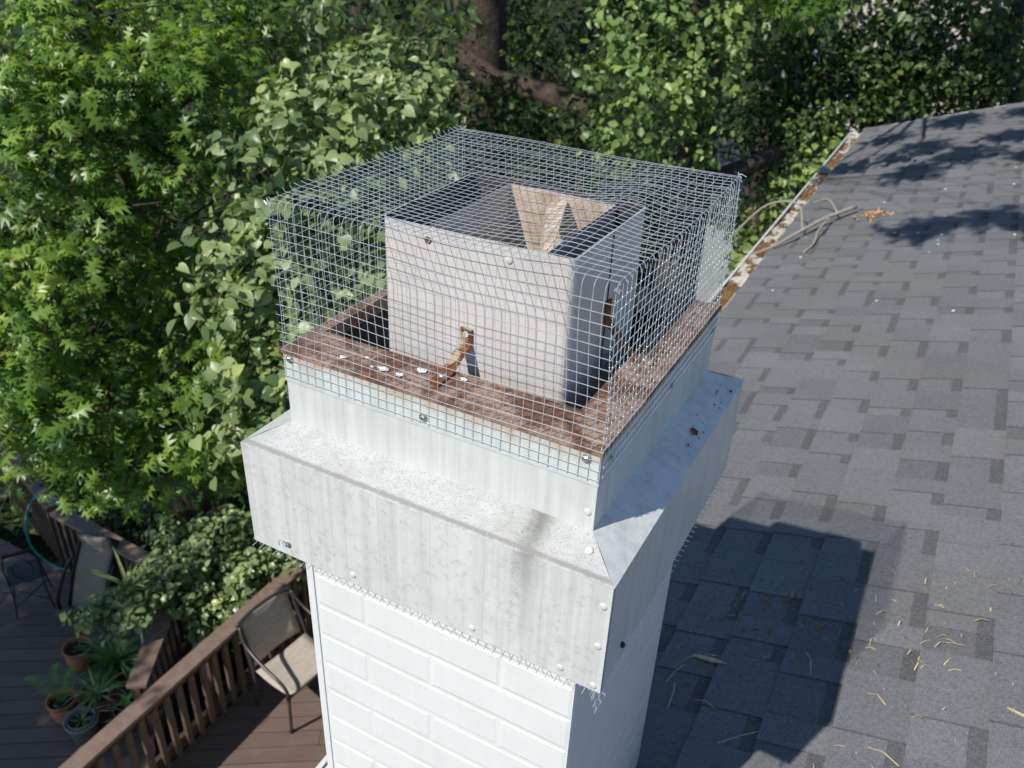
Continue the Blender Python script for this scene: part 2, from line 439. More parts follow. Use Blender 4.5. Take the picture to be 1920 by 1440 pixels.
# far slope of the roof and the walls under it
rs = MB()
rg = rp(L, Y0, -.012); rg2 = rp(L, Y1, -.012)
far0 = rg + Vector((6, 0, -2)); far1 = rg2 + Vector((6, 0, -2))
rs.quad([rg, far0, far1, rg2]); rs.quad([rg2 - Vector((0,0,.14)), far1 - Vector((0,0,.14)), far0 - Vector((0,0,.14)), rg - Vector((0,0,.14))])
rs.build('roof_back_slope', M['shingle'], house, HO)
wl = MB(); wl.box((.32, -2.6, -6.6), (11.0, 7.7, EZ - .10)); wl.build('wall', M['stucco'], house, HO)
fb = MB(); fb.box((EX - .02, Y0, EZ - .20), (EX + .005, Y1, EZ - .017)); fb.build('fascia', M['gutter'], house, HO)
so_ = MB(); so_.box((EX + .006, Y0 + .02, EZ - .195), (.319, Y1 - .02, EZ - .182)); so_.build('soffit', M['gutter'], house, HO)

# gutter: a trough with a lip, guard sheet and debris
gx0, gx1 = EX - .125, EX - .021
gz0 = EZ - .035
gt = MB()
prof = [(gx1, gz0), (gx1, gz0 - .085), (gx0 + .03, gz0 - .085), (gx0 + .006, gz0 - .04), (gx0 + .002, gz0 - .012), (gx0, gz0 + .002), (gx0 + .014, gz0 + .004), (gx0 + .014, gz0 - .004)]
for (xa, za), (xb, zb) in zip(prof[:-1], prof[1:]):
    gt.quad([(xa, Y0, za), (xb, Y0, zb), (xb, Y1 - .05, zb), (xa, Y1 - .05, za)])
for yy in (Y0, Y1 - .05): gt.quad([(x, yy, z) for x, z in prof[:6]])
gut = gt.build('gutter', M['gutter'], house, HO)
sol = gut.modifiers.new('thick', 'SOLIDIFY'); sol.thickness = .002
gg = MB()          # perforated guard on the near stretch: a sheet with rows of punched holes
hy = .012
for k in range(int((1.9 - Y0) / .03)):
    ya = Y0 + k * .03
    for r_ in range(4):
        xa = gx0 + .018 + r_ * .021
        zz = gz0 - .003
        cx, cy = xa + .0105, ya + .015 + (.0 if r_ % 2 else .006); h = .0035
        a_, b_, c_, d_ = (xa, ya, zz), (xa + .021, ya, zz), (xa + .021, ya + .03, zz), (xa, ya + .03, zz)
        e_, f_, g_, h_ = (cx - h, cy - h, zz), (cx + h, cy - h, zz), (cx + h, cy + h, zz), (cx - h, cy + h, zz)
        for q in ((a_, b_, f_, e_), (b_, c_, g_, f_), (c_, d_, h_, g_), (d_, a_, e_, h_)): gg.quad(q)
gg.build('gutter_guard', M['gutter'], gut, HO)
db = MB()
ny = 260
for k in range(ny):
    ya = 2.0 + (Y1 - .1 - 2.0) * k / ny; yb = 2.0 + (Y1 - .1 - 2.0) * (k + 1) / ny
    for r_ in range(5):
        xa = gx0 + .016 + r_ * .0172; xb = xa + .0172
        def hz(x, y):
            return gz0 - .012 + .010 * math.sin(y * 37 + x * 220) * math.sin(y * 11.3) + .012 * math.sin(y * 3.1 + 1) + .006 * math.sin(x * 600 + y * 90)
        db.quad([(xa, ya, hz(xa, ya)), (xb, ya, hz(xb, ya)), (xb, yb, hz(xb, yb)), (xa, yb, hz(xa, yb))])
tag(db.build('leaf_debris', M['debris'], gut, HO, smooth=True), None, None, kind='stuff')

# shingle pieces
EXPO = .143
def shingle_piece(m, u, y, ln, tooth, tone, skew=0.0):
    """one tab: tooth = raised laminated tab, else the recessed tab with its dark shadow band"""
    lo, hi = (.0165, .0050) if tooth else (.0120, .0012)
    ul = EXPO + .018 if tooth else EXPO + .018
    ua = u + (0 if tooth else .0005)
    def P(uu, yy, n): return rp(uu, yy, n)
    t0 = lo; slope = (hi - lo) / ul
    def n_at(du): return lo + slope * du
    g = .0006
    ya, yb = y + g, y + ln - g
    m.tv = tone
    cuts = [0, ul] if tooth else [0, EXPO - .036, EXPO - .0358, ul]
    for a, b in zip(cuts[:-1], cuts[1:]):
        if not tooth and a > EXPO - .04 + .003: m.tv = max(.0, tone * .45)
        if b - a < .001: continue
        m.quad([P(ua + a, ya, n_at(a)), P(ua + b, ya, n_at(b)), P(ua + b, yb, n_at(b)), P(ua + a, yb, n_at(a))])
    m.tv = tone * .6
    m.quad([P(ua, yb, lo - .006), P(ua, ya, lo - .006), P(ua, ya, lo), P(ua, yb, lo)])
    m.quad([P(ua, ya, lo - .006), P(ua + ul, ya, hi - .006), P(ua + ul, ya, hi), P(ua, ya, lo)])
    m.quad([P(ua + ul, yb, hi - .006), P(ua, yb, lo - .006), P(ua, yb, lo), P(ua + ul, yb, hi)])
pieces = []
ncourse = int(L / EXPO) - 1
for i in range(ncourse):
    y = Y0 + random.uniform(0, .2); tooth = random.random() < .5
    while y < Y1 - .02:
        ln = random.choice((.075, .10, .125, .15, .19)) if tooth else random.choice((.06, .085, .11, .14))
        ln = min(ln * random.uniform(.92, 1.08), Y1 - y)
        tone = random.choice((.54, .60, .63, .66, .70)) + random.uniform(-.04, .04)
        if not tooth: tone = random.choice((.46, .56, .60, .63, .66)) + random.uniform(-.04, .04)
        pieces.append((i * EXPO, y, ln, tooth, tone))
        y += ln
        tooth = (not tooth) if random.random() < .86 else tooth
cams = CAM
def pix(p):
    q = cam.matrix_basis.inverted() @ Vector(p)
    if q.z > -.01: return None
    return (960 + 1597.9 * q.x / -q.z, 720 - 1597.9 * q.y / -q.z, -q.z)
cand = []
for k, pc in enumerate(pieces):
    c = rp(pc[0] + .07, pc[1] + pc[2] / 2)
    q = pix(c)
    hidden = q and c.x < .47 and c.y < 2.0 and q[0] < 1270
    if q and -60 < q[0] < 1980 and -40 < q[1] < 1500 and not hidden: cand.append((q[2] ** 2 / pc[2], k))
cand.sort(); near = set(k for _, k in cand[:300])
rest = MB()
for k, pc in enumerate(pieces):
    if k in near:
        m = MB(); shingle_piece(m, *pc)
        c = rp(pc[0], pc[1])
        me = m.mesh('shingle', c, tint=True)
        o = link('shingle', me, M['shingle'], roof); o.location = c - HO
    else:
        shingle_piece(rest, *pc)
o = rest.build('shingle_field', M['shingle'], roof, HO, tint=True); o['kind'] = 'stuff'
# drip edge along the rake
rk = MB(); rk.bar(rp(-.02, Y1 + .012, -.03), rp(L, Y1 + .012, -.03), .02, .07, EN); rk.build('rake_trim', M['gutter'], house, HO)

# ------------------------------------------------------------------ DECK
ZD = -5.5
deck_dir = Vector((math.cos(math.radians(33)), math.sin(math.radians(33)), 0)); deck_n = Vector((-deck_dir.y, deck_dir.x, 0))
RA = -3.46                                        # x of the long railing
deck = MB(); deck.box((-11.0, -3.5, ZD - .30), (RA + .03, 1.60, ZD - .06)); deck.box((RA + .031, -3.5, ZD - .30), (-.02, 6.5, ZD - .06))
deck.box((-11.0, 1.601, ZD - .30), (-4.30, 2.80, ZD - .06))
dk = deck.build('deck', M['dark']); dk['kind'] = 'structure'
def clip_poly(poly, a, b, c):      # keep a*x+b*y<=c
    out = []
    for i in range(len(poly)):
        p, q = poly[i], poly[(i + 1) % len(poly)]
        dp = a * p[0] + b * p[1] - c; dq = a * q[0] + b * q[1] - c
        if dp <= 0: out.append(p)
        if dp * dq < 0:
            s = dp / (dp - dq); out.append((p[0] + (q[0] - p[0]) * s, p[1] + (q[1] - p[1]) * s))
    return out
bw = .142
def lay_boards(conds, smin, smax):
    for k in range(int(smin / bw), int(smax / bw)):
        s0 = k * bw
        t = -14 + random.uniform(0, 2)
        while t < 10:
            ln = random.uniform(2.2, 4.2)
            poly = []
            for tt, ss in ((t, s0 + .004), (t + ln - .004, s0 + .004), (t + ln - .004, s0 + bw - .004), (t, s0 + bw - .004)):
                p = deck_dir * tt + deck_n * ss; poly.append((p.x, p.y))
            for c in conds:
                poly = clip_poly(poly, *c)
                if len(poly) < 3: break
            t += ln
            if len(poly) < 3: continue
            cx = sum(p[0] for p in poly) / len(poly); cy = sum(p[1] for p in poly) / len(poly)
            zt = ZD + random.uniform(-.002, .002)
            m = MB(); n = len(poly)
            m.v = [(x, y, ZD - .035) for x, y in poly] + [(x, y, zt) for x, y in poly]
            m.f = [tuple(range(n, 2 * n))] + [(i, (i + 1) % n, n + (i + 1) % n, n + i) for i in range(n)]
            m.t = [.5] * len(m.v)
            me = m.mesh('deck_board', (cx, cy, ZD))
            # rotate so the wood grain follows the board
            rot = Matrix.Rotation(-math.radians(33), 4, 'Z'); me.transform(rot)
            o = link('deck_board', me, M['deck'], dk); o.location = (cx, cy, ZD); o.rotation_euler = (0, 0, math.radians(33))
rB = ((-4.20, 2.76), (-3.62, 1.83))
nbx, nby = (rB[1][1] - rB[0][1]), -(rB[1][0] - rB[0][0])      # outward normal of railing B
cB = nbx * rB[0][0] + nby * rB[0][1]
sgn = -1 if nbx * -6 + nby * 1 > cB else 1
lay_boards([(1, 0, RA), (-1, 0, 8.6), (0, -1, -.2), (0, 1, 2.86), (sgn * nbx, sgn * nby, sgn * cB)], 1.5, 7.5)
lay_boards([(-1, 0, -RA), (1, 0, -.9), (0, -1, -.6), (0, 1, 4.6)], 0, 7)

def railing(name, label, p, q, nb, posts, zc=-4.7, mat_b='baluster', cap=.14, e0=0, e1=0):
    p = Vector((*p, ZD)); q = Vector((*q, ZD)); d = (q - p).normalized(); L_ = (q - p).length
    r = empty(name, p, label, 'railing')
    top = zc - ZD
    m = MB(); m.bar(p + Vector((0, 0, top - .019)) - d * e0, q + Vector((0, 0, top - .019)) + d * e1, cap, .038)
    bevel(m.build('cap_rail', M['rail'], r, p), .005)
    m = MB(); m.bar(p + Vector((0, 0, top - .085)), q + Vector((0, 0, top - .085)), .038, .089); m.build('top_rail', M['rail_shade'], r, p)
    m = MB(); m.bar(p + Vector((0, 0, .115)), q + Vector((0, 0, .115)), .040, .12); m.build('bottom_rail', M['rail_shade'], r, p)
    side = Vector((d.y, -d.x, 0))
    bm_ = MB(); bm_.box((-.021, -.019, 0), (.021, .019, top - .09 - .03))
    bme = bm_.mesh('baluster')
    ang = math.atan2(d.y, d.x)
    for k in range(nb):
        o = link('baluster', bme, M[mat_b], r)
        o.location = d * (L_ * (k + .5) / nb) + side * .0395 + Vector((0, 0, .055)); o.rotation_euler = (0, 0, ang)
    for s in posts:
        m = MB(); c = p + d * L_ * s - side * .066
        m.bar(c + Vector((0, 0, -.25)), c + Vector((0, 0, top - .04)), .089, .089, (d.x, d.y, 0)); m.build('post', M['rail_shade'], r, p)
    return r
railing('deck_railing', 'long brown wooden railing running behind the sling armchair', (RA, 1.16), (RA, 5.4), 36, (.03, .30, .62, .97), e0=.05)
railing('deck_railing', 'short slanting brown railing beside the potted plants', rB[0], (-3.63, 1.85), 9, (.05,), cap=.15, mat_b='rail_shade')
railing('deck_railing', 'shaded brown railing behind the reclining lounge chair', (-5.92, 2.90), (-4.27, 2.84), 15, (.02, .98), mat_b='rail_shade', e1=.03)
railing('deck_railing', 'angled brown railing under the oak where the green hose hangs', (-7.6, 3.42), (-5.99, 2.93), 14, (.02,), mat_b='rail_shade')

# ================================================================== CHIMNEY
ch = empty('chimney', (W / 2, D / 2, -1.5), 'white painted brick chimney with flared sheet metal cap', 'chimney')
CO = Vector((W / 2, D / 2, -1.5))
m = MB(); m.box((.0010, .0010, -1.7), (W - .0010, D - .0010, Z3 + .10)); body = m.build('body', M['brick_paint'], ch, CO)
# embossed bricks, one object each
def brick_mesh(ln, ht):
    m = MB(); e = .0060; dpt = .0015
    o = [(0, 0, 0), (ln, 0, 0), (ln, 0, ht), (0, 0, ht)]
    i_ = [(e, -dpt, e), (ln - e, -dpt, e), (ln - e, -dpt, ht - e), (e, -dpt, ht - e)]
    m.quad(i_)
    for k in range(4): m.quad([o[k], o[(k + 1) % 4], i_[(k + 1) % 4], i_[k]])
    return m
bcache = {}
def brick_face(org, ang, width, x0):
    gap = .0012; ht = .0652 - gap
    for k in range(-2, 20):
        zt = -.388 - k * .0652
        js = [x0 + gap] + ([.107, .343] if k % 2 == 0 else [.225]) + [width - .0008]
        for a, b in zip(js[:-1], js[1:]):
            ln = round(b - a - gap, 4)
            if zt > Z3 + .09: continue
            key = (ln,)
            if key not in bcache:
                bcache[key] = brick_mesh(ln, ht).mesh('brick')
            o = link('brick', bcache[key], M['brick_paint'], body)
            off = Matrix.Rotation(ang, 4, 'Z') @ Vector((a + gap / 2, 0, zt - ht - gap / 2))
            o.location = Vector(org) + off - CO
            o.location += Vector((random.uniform(-.0004, .0004), random.uniform(-.0004, .0004), random.uniform(-.0006, .0006)))
            o.rotation_euler = (0, 0, ang)
brick_face((0, .0015, 0), 0, W, .012)
brick_face((W - .0015, 0, 0), math.pi / 2, D, .001)
m = MB(); m.box((-.002, -.0012, -1.7), (.0105, .014, Z3 + .1)); m.build('corner_strip', M['brick_paint'], ch, CO)

# skirt (upright apron) and sloped shoulder
def ring(m, o0, o1, z):   # flat ring helper
    pass
m = MB()
a = SK
out_t = [(-a, -a, Z2), (W + a, -a, Z2), (W + a, D + a, Z2), (-a, D + a, Z2)]
out_b = [(x, y, Z3) for x, y, _ in out_t]
th = .0025
in_b = [(-a + th, -a + th, Z3), (W + a - th, -a + th, Z3), (W + a - th, D + a - th, Z3), (-a + th, D + a - th, Z3)]
in_t = [(x, y, Z2 - .004) for x, y, _ in in_b]
for i in range(4):
    j = (i + 1) % 4
    m.quad([out_b[i], out_b[j], out_t[j], out_t[i]]); m.quad([out_b[j], out_b[i], in_b[i], in_b[j]]); m.quad([in_b[i], in_t[i], in_t[j], in_b[j]])
sk_o = m.build('skirt', M['paint'], ch, CO)
m = MB()
col_b = [(0, 0, -H1), (W, 0, -H1), (W, D, -H1), (0, D, -H1)]
e = -.0010
ot = [(x + (e if x < 0 else -e), y + (e if y < 0 else -e), Z2 + .0004) for x, y, _ in out_t]
# slightly uneven, hand folded slope: split each side into strips
for i in range(4):
    m = MB()
    j = (i + 1) % 4
    nseg = 14
    for k in range(nseg):
        s0, s1 = k / nseg, (k + 1) / nseg
        def lp(A, B, s, amp):
            p = Vector(A).lerp(Vector(B), s); p.z += amp * math.sin(s * 9.3 + i * 2) * math.sin(math.pi * s); return p
        def mid(s): return (lp(ot[i], ot[j], s, 0) + lp(col_b[i], col_b[j], s, 0)) / 2 + Vector((0, 0, .0012 * math.sin(s * 17 + i)))
        m.quad([lp(ot[i], ot[j], s0, .0), lp(ot[i], ot[j], s1, .0), mid(s1), mid(s0)])
        m.quad([mid(s0), mid(s1), lp(col_b[i], col_b[j], s1, 0), lp(col_b[i], col_b[j], s0, 0)])
    m.build('shoulder', M['paint_top' if i == 0 else 'paint_plain'], ch, CO)
# rolled drip hem at the edge of the shoulder
# collar
def tube_box(m, x0, y0, x1, y1, z0, z1, th):
    o = [(x0, y0), (x1, y0), (x1, y1), (x0, y1)]; i_ = [(x0 + th, y0 + th), (x1 - th, y0 + th), (x1 - th, y1 - th), (x0 + th, y1 - th)]
    for k in range(4):
        j = (k + 1) % 4
        m.quad([(*o[k], z0), (*o[j], z0), (*o[j], z1), (*o[k], z1)])
        m.quad([(*i_[j], z0), (*i_[k], z0), (*i_[k], z1), (*i_[j], z1)])
        m.quad([(*o[k], z1), (*o[j], z1), (*i_[j], z1), (*i_[k], z1)])
        m.quad([(*o[j], z0), (*o[k], z0), (*i_[k], z0), (*i_[j], z0)])
m = MB(); tube_box(m, 0, 0, W, D, -H1 - .004, -.0485, .003); m.build('collar', M['paint_plain'], ch, CO)
m = MB(); tube_box(m, -.0012, -.0012, W + .0012, D + .0012, -.0482, -.0016, .004)
# origin at z=0 so the rust stain follows the rim
o = m.build('collar_hem', M['collar'], ch, (W / 2, D / 2, 0)); o.location = Vector((W / 2, D / 2, 0)) - CO
# rusted rim flange (four strips, mitred corners)
m = MB()
fo = [(-.003, -.003), (W + .003, -.003), (W + .003, D + .003), (-.003, D + .003)]
fi = [(.013, .070), (W - .057, .070), (W - .057, D - .045), (.013, D - .045)]
for i in range(4):
    j = (i + 1) % 4
    seg = 12
    for k in range(seg):
        s0, s1 = k / seg, (k + 1) / seg
        f = lambda A, B, s, z: (A[0] + (B[0] - A[0]) * s, A[1] + (B[1] - A[1]) * s, z)
        wz = lambda s: .0010 * math.sin(s * 13 + i * 1.7) * math.sin(math.pi * s)
        m.quad([f(fo[i], fo[j], s0, wz(s0)), f(fo[i], fo[j], s1, wz(s1)), f(fi[i], fi[j], s1, -.0008), f(fi[i], fi[j], s0, -.0008)])
        m.quad([f(fi[i], fi[j], s0, -.0008), f(fi[i], fi[j], s1, -.0008), f(fi[i], fi[j], s1, -.022), f(fi[i], fi[j], s0, -.022)])
        m.quad([f(fo[i], fo[j], s1, wz(s1)), f(fo[i], fo[j], s0, wz(s0)), f(fo[i], fo[j], s0, -.0055), f(fo[i], fo[j], s1, -.0055)])
m.build('rim_flange', M['rust'], ch, CO)
# dark inside of the shaft
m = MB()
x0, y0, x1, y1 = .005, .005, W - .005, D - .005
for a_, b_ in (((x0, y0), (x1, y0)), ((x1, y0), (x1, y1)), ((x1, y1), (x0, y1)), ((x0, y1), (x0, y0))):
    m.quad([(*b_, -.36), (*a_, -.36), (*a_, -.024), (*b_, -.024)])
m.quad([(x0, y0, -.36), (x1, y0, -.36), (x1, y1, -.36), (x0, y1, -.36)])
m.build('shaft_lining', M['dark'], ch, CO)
# rivets and screws
def dome(n=10, r=.0052, h=.0026):
    m = MB(); m.lathe([(r, 0), (r * .92, h * .45), (r * .65, h * .8), (r * .3, h * .97), (.0001, h)], n=n); return m.mesh('rivet', smooth=True)
rv = dome(h=.0020)
def place(name, me, mat, p, nrm, spin=0, par=ch):
    o = link(name, me, mat, par); o.location = Vector(p) - CO
    q = Vector(nrm).to_track_quat('Z', 'Y'); o.rotation_euler = (q @ Matrix.Rotation(spin, 3, 'Z').to_quaternion()).to_euler()
    return o
for x, z in ((.498, -.172), (.497, -.237), (.452, -.299), (.324, -.298), (.497, -.305), (.132, -.297)):
    place('rivet', rv, M['paint'], (x, -SK, z), (0, -1, 0))
place('rivet', rv, M['paint'], (.448, 0, -.089), (0, -1, 0))
place('rivet', rv, M['paint'], (.463, -.022, -H1 - .0105), (0, -.46, .89))
def screw_mesh():
    m = MB()
    m.lathe([(.0060, 0), (.0060, .0008), (.0036, .0012)], n=14)
    m.lathe([(.0034, .001), (.0034, .0034), (.0026, .0040), (.0001, .0041)], n=6)
    return m.mesh('screw')
scm = screw_mesh()
for x, z in ((.011, -.012), (.221, -.033), (.441, -.014)): place('screw', scm, M['galv'], (x, -.0016, z), (0.1, -1, .1), random.random())
for y, z in ((.029, -.025), (.243, -.035), (.43, -.03)): place('screw', scm, M['galv'], (W + .0016, y, z), (1, 0, .1), random.random())
place('screw', scm, M['galv'], (.016, -SK, -.293), (0, -1, 0), .3)
# hooked wire tie beside the lower left screw
m = MB(); m.tube([(.012 + .009 * math.cos(t), -SK - .002 - .001 * t, -.291 + .006 * math.sin(t)) for t in [i * .5 for i in range(9)]], .0006, 5)
m.build('wire_tie', M['galv'], ch, CO)
# rusted-through spot and freckles on the right shoulder
def blob(name, c, r, mat, nrm, n=14, sd=1, h=.0010, par=ch, org=CO):
    rr = random.Random(sd); m = MB(); pts = []
    q = Vector(nrm).to_track_quat('Z', 'Y')
    for k in range(n):
        a = 2 * math.pi * k / n; r_ = r * rr.uniform(.55, 1.15)
        pts.append(Vector(c) + q @ Vector((r_ * math.cos(a), r_ * .7 * math.sin(a), .0007)))
    top = Vector(c) + q @ Vector((0, 0, h))
    for k in range(n): m.quad([pts[k], pts[(k + 1) % n], top])
    return m.build(name, mat, par, org)
sn = Vector((DR, 0, SK)).normalized()
def shoulder_pt(f, y): return Vector((W + SK * f, y, -H1 - DR * f + .0012))
blob('rust_spot', shoulder_pt(.62, .295), .010, M['rustspot'], sn, sd=3)
for k in range(16):
    f = random.uniform(.45, .9); blob('rust_spot', shoulder_pt(f, random.uniform(.22, .47)), random.uniform(.0012, .0032), M['rustspot'], sn, n=8, sd=k + 9)
for k in range(9):
    blob('bird_dropping', (random.uniform(.08, .20), random.uniform(.02, .06), .0006), random.uniform(.003, .009), M['sealant'], (0, 0, 1), n=12, sd=k + 40, h=.0025)
blob('bird_dropping', (.245, .055, .0006), .006, M['sealant'], (0, 0, 1), sd=77, h=.003)

# inner flue: a square sheet-metal duct inside the shaft, with a narrower duct in it
FX0, FX1, FY0, FY1, FH = .088, .362, .106, .345, .170
def duct(m, x0, y0, x1, y1, z0, z1, th, rad, seg=5):
    def loop(x0, y0, x1, y1, r):
        P = []
        for cx, cy, a0 in ((x1 - r, y0 + r, -90), (x1 - r, y1 - r, 0), (x0 + r, y1 - r, 90), (x0 + r, y0 + r, 180)):
            for k in range(seg + 1):
                a = math.radians(a0 + 90 * k / seg); P.append((cx + r * math.cos(a), cy + r * math.sin(a)))
        return P
    O = loop(x0, y0, x1, y1, rad); I = loop(x0 + th, y0 + th, x1 - th, y1 - th, max(rad - th, .001)); n = len(O)
    for k in range(n):
        j = (k + 1) % n
        m.quad([(*O[k], z0), (*O[j], z0), (*O[j], z1), (*O[k], z1)])
        m.quad([(*O[k], z1), (*O[j], z1), (*I[j], z1), (*I[k], z1)])
    return I
m = MB(); I = duct(m, FX0, FY0, FX1, FY1, -.30, FH, .0016, .012)
fl = m.build('flue', M['flue'], ch, CO)
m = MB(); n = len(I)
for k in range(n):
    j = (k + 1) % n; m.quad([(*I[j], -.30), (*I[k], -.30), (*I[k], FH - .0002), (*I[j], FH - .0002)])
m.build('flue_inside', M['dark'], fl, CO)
m = MB(); X0, X1, YA, YB = .150, .318, FY0 + .004, FY1 - .004
z0, z1 = -.12, FH - .006
q = [(X0, YA), (X1, YA), (X1, YB), (X0, YB)]
for k in range(4):
    j = (k + 1) % 4
    m.quad([(*q[k], z0), (*q[j], z0), (*q[j], z1), (*q[k], z1)])
m.quad([(X0, YA, z0 + .02), (X1, YA, z0 + .02), (X1, YB, z0 + .02), (X0, YB, z0 + .02)])
o = m.build('inner_duct', M['lining'], fl, CO); s_ = o.modifiers.new('thick', 'SOLIDIFY'); s_.thickness = .0012
m = MB(); m.quad([(X0 + .001, YB - .0025, z0), (X1 - .001, YB - .0025, z0), (X1 - .001, YB - .0025, z1 - .002), (X0 + .001, YB - .0025, z1 - .002)]); m.build('rusty_back_plate', M['tanrust'], fl, CO)
m = MB(); A_, B_, C_, D_ = (.214, YB - .006, .150), (.246, YB - .006, .156), (.306, YA + .03, .112), (.292, YA + .03, .070)
m.quad([A_, B_, C_, D_]); o = m.build('damper_plate', M['tanrust'], fl, CO); s_ = o.modifiers.new('thick', 'SOLIDIFY'); s_.thickness = .0015
m = MB(); m.box((FX1 - .0004, .222, -.28), (FX1 + .0010, .2245, FH - .002)); m.build('seam', M['dark'], fl, CO)
place('rivet', rv, M['rustspot'], (.160, FY0, .152), (0, -1, 0), par=ch)
place('rivet', rv, M['flue'], (.276, FY0, .151), (0, -1, 0), par=ch)
# rusted straps holding the flue
def strap(p_foot0, p_foot1, p_bend, p_top, wd, side):
    m = MB()
    pts = [Vector(p) for p in (p_foot0, p_foot1, p_bend, p_top)]
    s_ = Vector(side) * wd / 2; th = .0016
    for a_, b_ in zip(pts[:-1], pts[1:]):
        d = (b_ - a_).normalized(); nn = d.cross(Vector(side)).normalized() * th
        if nn.z < 0 or (abs(nn.z) < .2 and nn.dot(CAM - a_) < 0): nn = -nn
        v = [a_ - s_, a_ + s_, b_ + s_, b_ - s_]; u = [x + nn for x in v]
        m.quad(u); m.quad(list(reversed(v)))
        for k in range(4): m.quad([v[k], v[(k + 1) % 4], u[(k + 1) % 4], u[k]])
    return m
strap((.219, .024, .0014), (.219, .056, .0014), (.219, .1042, .024), (.219, .1042, .046), .017, (1, 0, 0)).build('strap', M['strap'], ch, CO)
strap((W - .020, .225, .0014), (W - .052, .225, .0014), (FX1 + .0018, .225, .045), (FX1 + .0018, .225, .075), .017, (0, 1, 0)).build('strap', M['strap'], ch, CO)
def pan_head():
    m = MB(); m.lathe([(.0058, 0), (.0056, .0016), (.0042, .0030), (.0001, .0035)], n=16)
    return m.mesh('screw_head', smooth=True)
ph = pan_head()
place('screw', ph, M['galv'], (.219, .046, .003), (0, 0, 1))
for a_ in (0.4, 0.4 + math.pi / 2):
    m = MB(); dv = Vector((math.cos(a_), math.sin(a_), 0)) * .0028
    m.bar(Vector((.219, .046, .0066)) - dv, Vector((.219, .046, .0066)) + dv, .0009, .0006); m.build('screw_slot', M['dark'], ch, CO)
place('screw', ph, M['galv'], (W - .034, .225, .003), (0, 0, 1))
m = MB(); m.lathe([(.0042, 0), (.0042, .0006), (.0001, .0007)], n=12); place('screw', m.mesh('screw'), M['flue'], (.219, .1024, .0375), (0, -1, 0))

# hardware cloth under the skirt
P = .0127
m = MB()
zz = Z3 - .0015
k = 0
x = -SK + .004
while x < W + SK:
    m.tube([(x, -SK - .010, zz - .0015), (x, -SK + .03, zz), (x, .004, zz)], .0006, 4)
    m.tube([(x, D - .002, zz), (x, D + SK + .008, zz)], .0006, 4); x += P
y = -SK + .004
while y < D + SK:
    m.tube([(W - .003, y, zz), (W + SK + .006, y, zz - .001)], .0006, 4)
    m.tube([(.003, y, zz), (-SK - .006, y, zz - .001)], .0006, 4); y += P
for kx in range(4):
    yy = -SK + .002 + kx * P; m.tube([(-SK, yy, zz - .0011), (W + SK, yy, zz - .0011)], .0006, 4)
    yy = D + SK - .002 - kx * P; m.tube([(-SK, yy, zz - .0011), (W + SK, yy, zz - .0011)], .0006, 4)
    xx = W + SK - .002 - kx * P; m.tube([(xx, -SK, zz - .0022), (xx, D + SK, zz - .0022)], .0006, 4)
    xx = -SK + .002 + kx * P; m.tube([(xx, -SK, zz - .0022), (xx, D + SK, zz - .0022)], .0006, 4)
# curled loose corner of it
for i in range(4):
    m.tube([(W + SK - .012, -SK + .004 + i * P, zz), (W + SK - .004, -SK + .008 + i * P, zz - .040)], .0006, 4)
    m.tube([(W + SK - .012 + i * .0026, -SK - .002 + i * .001, zz - .006 - i * P * .85), (W + SK - .010 + i * .0026, -SK + .046, zz - .006 - i * P * .85)], .0006, 4)
m.build('vent_screen', M['wire'], ch, CO)
# dead wasp-like beetle on the shaded face
m = MB(); m.lathe([(.0002, -.0065), (.0022, -.0045), (.0034, 0), (.0026, .004), (.0002, .0068)], n=8)
for s in (-1, 1):
    for a_ in (-.003, 0, .003): m.tube([(s * .003, 0, a_), (s * .0062, .001, a_ * 1.6)], .0003, 3)
o = tag(link('beetle', m.mesh('beetle', smooth=True), M['iron']), 'tiny dark beetle clinging to the shaded chimney skirt', 'beetle')

o.location = (W + SK + .002, .012, -.286); o.rotation_euler = (.15, 0, 0)

# ================================================================== WIRE CAGE
cage = empty('wire_cage', (W / 2, D / 2, 0), 'galvanised wire mesh cage over the open chimney top', 'cage')
KO = Vector((W / 2, D / 2, 0))
def wob(p):
    x, y, z = p
    up = max(0., min(1., (z + .03) / .10))
    a = .0026 * up
    return Vector((x + a * math.sin(23 * z + 9 * y + 1), y + a * math.sin(19 * x + 11 * z) * (1 if z > 0 else .3), z + a * .8 * math.sin(17 * x + 13 * y)))
def top_z(x, y):
    # sheet sags a little in the middle and rolls down along the right side
    sx = x / W; sy = y / D
    sag = -.013 * math.sin(math.pi * max(0, min(1, sx))) * math.sin(math.pi * max(0, min(1, sy)))
    bump = .012 * math.exp(-((sx - .80) / .10) ** 2) * math.sin(math.pi * max(0, min(1, sy)))
    return HC + sag + bump
RW = .00043
def wire(pts, r=RW, mat='wire'):
    j = Vector((random.gauss(0, .0004), random.gauss(0, .0003), random.gauss(0, .0004)))
    m = MB(); m.tube([wob(p) + (j if p[2] > .01 else j * .2) for p in pts], r, 4)
    return m.build('wire', M[mat], cage, KO)
ZB = -.038; R = .013
def yz_path(x):
    P_ = [(x, -.0024, ZB - .003 - random.uniform(0, .003)), (x, -.0026, -.006)]
    for k in range(1, 10): P_.append((x, -.0005, HC * k / 10.5 - .004))
    for k in range(1, 6):
        a = math.radians(90 * k / 5); P_.append((x, R - R * math.cos(a), top_z(x, 0) - R + R * math.sin(a)))
    for k in range(1, 20): y = R + (D - 2 * R) * k / 20; P_.append((x, y, top_z(x, y)))
    for k in range(0, 6):
        a = math.radians(90 * k / 5); P_.append((x, D - R + R * math.sin(a), top_z(x, D) - R + R * math.cos(a)))
    for k in range(1, 8): P_.append((x, D + .0005, (HC - R) * (1 - k / 8)))
    P_ += [(x, D + .0026, -.006), (x, D + .0024, ZB)]
    return P_
